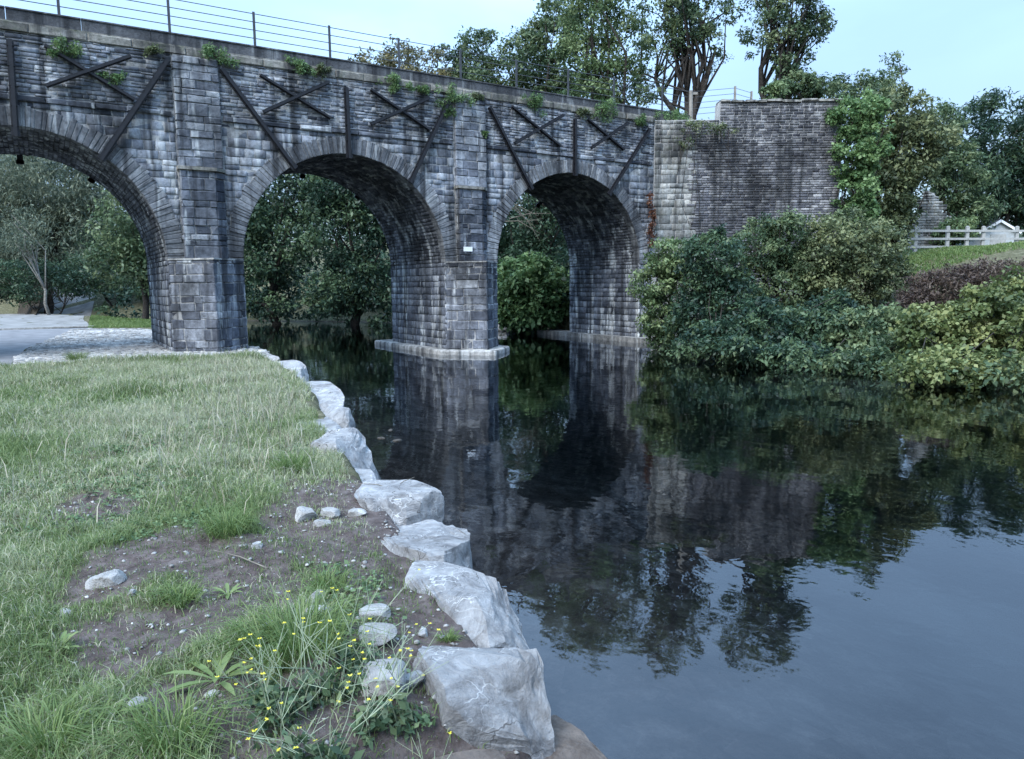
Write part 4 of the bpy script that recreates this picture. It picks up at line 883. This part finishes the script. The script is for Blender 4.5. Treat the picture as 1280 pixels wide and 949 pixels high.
for k, (px, py, s, lab) in enumerate(WP):
    s *= 1.3
    r_ = np.random.RandomState(300 + k); p = at(px, py, 1.0); r0 = ray(px, py); p = CAM + r0 * ((-.06 - CAM[1]) / r0[1])
    root = thing('wall_weed', tuple(p + np.array([0, .04, -s * .3])), lab, 'weed', 'weeds rooted in the bridge')
    n_ = 14; C = p + np.c_[r_.normal(0, s * .62, n_), r_.normal(-.02, s * .2, n_) - .03, r_.normal(s * .05, s * .36, n_)]
    V, F, T = leaves(C, np.full((n_, 3), s * .36), int(900 * s / .25), .065, r_, .1, None, .4, .2, .8)
    st = MB()
    for c_ in C[:9]: st.tube([p + np.array([0, .05, -s * .3]), (p + c_) / 2 + Z_ * .03, c_], [.008, .006, .003], 4)
    st.make('stem', M['twig'], root); mk('foliage', V, F, M['ivy' if k not in (2, 5, 9, 11) else 'leaf_olive'], root, tint=T)
# dry growth trailing over the end of the bridge
plant('trailing_weed', 'dry brownish growth trailing over the abutment corner', 'weed', [(880, 160, 24, 7), (905, 162, 18, 8), (862, 158, 20, 5), (858, 175, 12, 10)], 27, 'leaf_olive', 60, 2400, .07, 330, None, base=880, trunk=.01, crad=.16, stems=3, kid='foliage', limbs=3)

# ------------------------------------------------------------------ grass
def blades(P, h, w_, lean, az, tint, rs):
    n = len(P); d = np.c_[np.cos(az), np.sin(az), np.zeros(n)]; a2 = rs.rand(n) * 6.283; sdir_ = np.c_[np.cos(a2), np.sin(a2), np.zeros(n)]
    V = np.empty((n, 5, 3)); hw_ = (w_ / 2)[:, None] * sdir_
    m_ = P + d * (lean * h * .3)[:, None] + Z_ * (h * .58)[:, None]; tp = P + d * (lean * h)[:, None] + Z_ * (h * (1 - .35 * lean))[:, None]
    V[:, 0] = P - hw_; V[:, 1] = P + hw_; V[:, 2] = m_ + hw_ * .8; V[:, 3] = m_ - hw_ * .8; V[:, 4] = tp
    b_ = 5 * np.arange(n)[:, None]; F = np.concatenate([b_ + np.array([0, 1, 2]), b_ + np.array([0, 2, 3]), b_ + np.array([3, 2, 4])], 1).reshape(-1, 3)
    return V.reshape(-1, 3), F, np.repeat(tint, 5)
def scatter(u0, u1, v0, v1, dens, rs, clump=.05, per=9):
    nc = int((u1 - u0) * (v1 - v0) * dens / per); cu, cv = rs.uniform(u0, u1, nc), rs.uniform(v0, v1, nc)
    k = rs.poisson(per, nc); u = np.repeat(cu, k) + rs.normal(0, clump, k.sum()); v = np.repeat(cv, k) + rs.normal(0, clump, k.sum())
    return u, v, np.repeat(rs.rand(nc), k)
gs = np.random.RandomState(77); GV, GF, GT, nb = [], [], [], 0
def sow(u, v, cl, hmul, wmul, dens_soil=.8):
    global nb
    keep = (u < edge(v) + .02 - .22 * vnoise(u, v, 3, 12)) & (gs.rand(len(u)) > soil(u, v) * dens_soil) & ~inside(np.c_[u, v], APR * 1.0) & ~((v > -2.0 + .3 * vnoise(u, v, 2, 14)) & (u < -4.5))
    # frustum: skip what the camera side never shows
    a = (u - CAM[0]) * FW[0] + (v - CAM[1]) * FW[1]; b_ = (u - CAM[0]) * RT[0] + (v - CAM[1]) * RT[1]
    keep &= (a > 1.4) & (np.abs(b_) < a * .85 + .8)
    u, v, cl = u[keep], v[keep], cl[keep]; n = len(u)
    dry = np.clip(vnoise(u, v, .6, 8) * 1.5 - .5 + .45 * sm(-14.5, -7, v) + .25 * sm(2.6, .8, edge(v) - u) * sm(-14, -11, v), 0, 1)
    h = hmul * (.15 + 1.2 * vnoise(u, v, 1.4, 7) + .7 * cl ** 2) * gs.uniform(.5, 1.25, n) * (1 + .5 * sm(-14, -8, v)) * (1 - .45 * soil(u, v))
    straw = gs.rand(n) < dry * .6
    tint = np.where(straw, gs.uniform(.7, 1.0, n), np.clip(.3 + .25 * dry + .3 * (cl - .5) + .4 * (vnoise(u, v, 1.7, 31) - .5) + gs.normal(0, .1, n), .0, .7))
    P = np.c_[u, v, H(u, v) - .008]
    V, F, T = blades(P, h, wmul * gs.uniform(.6, 1.3, n), gs.uniform(.15, 1.25, n), gs.rand(n) * 6.283, tint, gs)
    GV.append(V); GF.append(F + nb); GT.append(T); nb += len(V)
sow(*scatter(-9.6, -5.6, -19, -14.5, 11500, gs), .07, .0044)
sow(*scatter(-10.5, -4.6, -14.5, -10, 5400, gs), .085, .0064)
sow(*scatter(-11, -3.4, -10, -1.2, 2600, gs, .07), .1, .0098)
mk('grass', np.concatenate(GV), np.concatenate(GF), M['grass'], tint=np.concatenate(GT), kind='stuff', label='short rough grass covering the left bank')
# tall dry stalks
n = 5200; u = gs.uniform(-9, -3.4, n); v = gs.uniform(-15, -2.2, n); dd = edge(v) - u
k = (dd > .3) & (gs.rand(n) < .12 + .88 * sm(2.6, .7, dd) * sm(-15, -12.5, v)) & (gs.rand(n) > soil(u, v)) & ~inside(np.c_[u, v], APR); u, v = u[k], v[k]; n = len(u)
V, F, T = blades(np.c_[u, v, H(u, v)], gs.uniform(.15, .38, n), np.full(n, .0085), gs.uniform(.1, 1.1, n), gs.rand(n) * 6.283, gs.rand(n), gs)
mk('dry_stalks', V, F, M['straw'], tint=T, kind='stuff', label='thin dry grass stalks on the left bank')
# low creeping weeds
n = 3600; u = gs.uniform(-9.5, -5, n); v = gs.uniform(-18.6, -9, n); k = (edge(v) - u > .3) & (vnoise(u, v, 1.3, 15) > .55); u, v = u[k], v[k]
C = np.c_[u, v, H(u, v) + .02]; V, F, T = leaves(C, np.tile([.07, .07, .02], (len(C), 1)), len(C) * 20, .026, gs, .0, None, .7, .2, 1.6)
mk('creeping_weeds', V, F, M['leaf_light_green'], tint=T, kind='stuff', label='low creeping weeds on the soil of left bank')
# soil crumbs and gravel
n = 5200; u = gs.uniform(-9, -5.2, n); v = gs.uniform(-18.7, -11, n); k = (edge(v) - u > -.05) & (gs.rand(n) < soil(u, v)); u, v = u[k], v[k]; n = len(u)
bm = bmesh.new(); bmesh.ops.create_icosphere(bm, subdivisions=1, radius=1); I0 = np.array([q_.co[:] for q_ in bm.verts]); IF = np.array([[x.index for x in f.verts] for f in bm.faces]); bm.free()
s = .004 + .012 * gs.rand(n) ** 3; Vc = I0[None] * (1 + .35 * gs.normal(size=(n, len(I0), 1))).clip(.4, 1.6) * s[:, None, None] * np.array([1, 1, .6]) + np.c_[u, v, H(u, v) + s * .2][:, None]
mk('gravel', Vc.reshape(-1, 3), (IF[None] + len(I0) * np.arange(n)[:, None, None]).reshape(-1, 3), M['cobble'], tint=np.repeat(gs.rand(n), len(I0)), kind='stuff', label='small gravel and crumbs scattered on the bare soil')

# lawn strips beyond: behind the left arch and on the right bank
def lawn(name, poly, dens, hmul, wm, label, mat='grass_fresh'):
    poly = np.array(poly); a, b_ = poly.min(0), poly.max(0); n = int((b_ - a).prod() * dens); u, v = gs.uniform(a[0], b_[0], n), gs.uniform(a[1], b_[1], n)
    k = inside(np.c_[u, v], poly); u, v = u[k], v[k]; n = len(u)
    V, F, T = blades(np.c_[u, v, H(u, v)], hmul * gs.uniform(.5, 1.3, n), np.full(n, wm), gs.uniform(.1, .9, n), gs.rand(n) * 6.283, np.clip(vnoise(u, v, .6, 17) * .6 + gs.normal(.15, .15, n), 0, 1), gs)
    mk(name, V, F, M[mat], tint=T, kind='stuff', label=label)
lawn('lawn', [(-5.9, 15), (-3.0, 13), (-2.6, 22), (-3.6, 40), (-4.4, 38), (-5.4, 24)], 260, .1, .035, 'bright green lawn beyond the left arch')
p1, p2, p3, p4 = at(1130, 330, 25)[:2], at(1320, 330, 25)[:2], at(1330, 310, 34)[:2], at(1120, 310, 34)[:2]
lawn('verge', [p1, p2, p3, p4], 260, .1, .035, 'mown grass strip in front of the pale fence')

# bright tussocks, one by one
TU = [(285, 668, .2, 'bright green tussock at the upper edge of the soil patch'), (375, 810, .3, 'largest bright green tussock among the yellow flowers'), (410, 728, .15, 'green tussock on bare soil near the pale stones'),
      (228, 748, .13, 'small green tussock in the middle of the soil patch'), (215, 925, .22, 'green tussock at the bottom edge left of flowers'), (365, 585, .24, 'dark green weed clump behind the squared block'),
      (560, 775, .06, 'tiny green tuft at the boulder edge'), (310, 800, .14, 'thin green tussock between broad leaved weed and big tussock'), (60, 930, .2, 'tussock at the bottom left corner'), (95, 450, .3, 'pale tussock at the edge of the cobbles')]
for k, (px, py, s, lab) in enumerate(TU):
    p = gp(px, py, .49); z = float(H(p[0], p[1])); n = int(300 * s / .2); r_ = np.random.RandomState(400 + k); a = r_.rand(n) * 6.283; rr = s * .6 * r_.rand(n)
    P = np.c_[p[0] + rr * np.cos(a), p[1] + rr * np.sin(a), np.full(n, z - .01)]
    V, F, T = blades(P, s * r_.uniform(.35, 1.15, n), np.full(n, .006), r_.uniform(.3, 1.9, n), a + r_.normal(0, .6, n), np.clip(r_.normal(.5, .25, n), 0, 1), r_)
    mk('grass_tussock', V, F, M['grass_fresh'], origin=(p[0], p[1], z), tint=T, label=lab, cat='grass tuft', group='bright tussocks on the left bank')
# broad-leaved weed: each leaf its own part
def rosette(px, py, s, nl, lab, seed):
    p = gp(px, py, .48); z = float(H(p[0], p[1])); root = thing('broad_leaved_weed', (p[0], p[1], z), lab, 'weed', 'broad leaved weeds on the bank'); r_ = np.random.RandomState(seed)
    for i in range(nl):
        a = i / nl * 6.283 + r_.uniform(-.3, .3); d = np.array([math.cos(a), math.sin(a), 0]); sd2 = np.array([-d[1], d[0], 0]); L_ = s * r_.uniform(.7, 1.15); el = r_.uniform(.3, 1.15)
        V = []
        for q_, wq in ((0, .15), (.25, .6), (.5, 1), (.78, .75), (1, .05)):
            c_ = np.array([p[0], p[1], z]) + d * L_ * q_ * math.cos(el * .8) + Z_ * L_ * (math.sin(el) * q_ - .55 * math.sin(el) * q_ * q_)
            w_ = s * .075 * wq; V += [c_ - sd2 * w_ + Z_ * w_ * .35, c_, c_ + sd2 * w_ + Z_ * w_ * .35]
        F = [(3 * j + e_, 3 * j + e_ + 1, 3 * j + e_ + 4, 3 * j + e_ + 3) for j in range(4) for e_ in (0, 1)]
        mk('leaf', V, F, M['grass_fresh'], root, tint=float(r_.uniform(.6, 1)), smooth=True)
rosette(272, 842, .21, 12, 'broad leaved weed with long pale leaves on soil patch', 1)
rosette(285, 738, .14, 8, 'small leafy rosette on the soil below the tussock', 2)
rosette(135, 905, .16, 8, 'leafy rosette near the bottom of soil patch', 3)
rosette(75, 808, .15, 9, 'leafy rosette in the grass at far left', 4)
# yellow-flowered weeds
FLW = [(345, 905, .5), (385, 880, .55), (425, 860, .5), (455, 900, .55), (480, 935, .5), (405, 940, .45), (365, 945, .4), (440, 820, .45), (500, 880, .5), (520, 925, .4), (325, 870, .4), (470, 850, .45)]
FN = ['leftmost yellow flowered weed by the soil patch', 'tall yellow flowered weed inside the big tussock', 'yellow flowered weed behind the cream stone', 'many stemmed yellow flowered weed in front of cream stone', 'yellow flowered weed near the broken grey stone', 'yellow flowered weed at the bottom edge of picture',
      'low yellow flowered weed left at the bottom edge', 'yellow flowered weed on soil near the elongated stone', 'yellow flowered weed leaning to the grey boulder', 'yellow flowered weed next to the rounded pinkish rock', 'short yellow flowered weed beside the big tussock', 'yellow flowered weed beside the pale pebble']
for k, ((px, py, s), lab) in enumerate(zip(FLW, FN)):
    r_ = np.random.RandomState(500 + k); p = gp(px, py + 10, .48); z = float(H(p[0], p[1])); s *= .8
    root = thing('flowering_weed', (p[0], p[1], z), lab, 'weed', 'yellow flowered weeds on the near bank'); st = MB(); fl = MB(); cl = []
    for j in range(8):
        a = r_.rand() * 6.283; L_ = s * r_.uniform(.5, 1.1); ln = r_.uniform(.15, .9); tip = np.array([p[0] + math.cos(a) * L_ * ln, p[1] + math.sin(a) * L_ * ln, z + L_ * (1 - .4 * ln)])
        A = np.array([p[0], p[1], z]) + .02 * r_.normal(size=3) * np.array([1, 1, 0]); mid = A * .5 + tip * .5 + Z_ * .08 * L_ + r_.normal(0, .02, 3)
        st.tube([A, mid, tip], [.0022, .0016, .001], 4)
        ends = [tip] + [mid * (1 - f) + tip * f + r_.normal(0, .045, 3) + Z_ * .03 for f in r_.rand(2)]
        for e_ in ends[1:]: st.tube([mid * .6 + tip * .4, e_], [.0014, .001], 3)
        cl += [A * .55 + mid * .45, A * .8 + mid * .2]
        for e_ in ends:
            if r_.rand() < .3:
                for b_ in range(4):
                    f_ = b_ * 1.571 + r_.rand(); dx = np.array([math.cos(f_), math.sin(f_), .25]); dy = np.array([-math.sin(f_), math.cos(f_), 0]); w_ = .0036 + .0025 * r_.rand()
                    fl.add([e_, e_ + dx * w_ + dy * w_ * .7, e_ + dx * w_ * 1.9, e_ + dx * w_ - dy * w_ * .7], [(0, 1, 2, 3)], r_.rand())
    st.make('stem', M['stalk'], root)
    if fl.n: fl.make('flower', M['flower'], root, kind='stuff')
    C = np.array(cl); V, F, T = leaves(C, np.full((len(C), 3), .06), 170, .04, r_, .1, None, .45, .2, .6)
    mk('foliage', V, F, M['leaf_mid'], root, tint=T)
# small stones breaking the water beside the bank
for k, (px, py, lab) in enumerate([(476, 548, 'small stone breaking the water nearest the squared block'), (488, 538, 'small stone in the water furthest up from the squared block'), (497, 551, 'small stone in the water furthest out from the squared block')]):
    p = gp(px, py, 0); s_ = .07 + .03 * RS.rand()
    P, F = rock(170 + k, (s_ * 1.5, s_, s_ * .55), RS.rand() * 6, 3, 10, .06, .7); P += np.array([p[0], p[1], -.005])
    auto_smooth(mk('river_stone', P, F, M['boulder_brown'], origin=(p[0], p[1], -.05), label=lab, cat='stone', group='stones breaking the water'), .5)
# fallen twigs
for k, (px, py, ln, az, lab) in enumerate([(165, 850, .45, .9, 'thin pale twig lying across the soil patch'), (470, 607, .3, 2.6, 'bare twig sticking out over the water'), (505, 603, .25, .4, 'second bare twig poking out by the cream boulder'), (300, 700, .4, 2.2, 'curved dead stalk on the soil patch')]):
    p = gp(px, py, .5); q = MB(); d = np.array([math.cos(az), math.sin(az), .12]); z = max(.49, float(H(p[0], p[1])) + .01); A = np.array([p[0], p[1], z])
    q.tube([A - d * ln / 2, A + Z_ * .02, A + d * ln / 2 + Z_ * .01], [.005, .004, .002], 4); q.make('twig', M['twig'], origin=A, label=lab, cat='twig', group='fallen twigs on the bank')
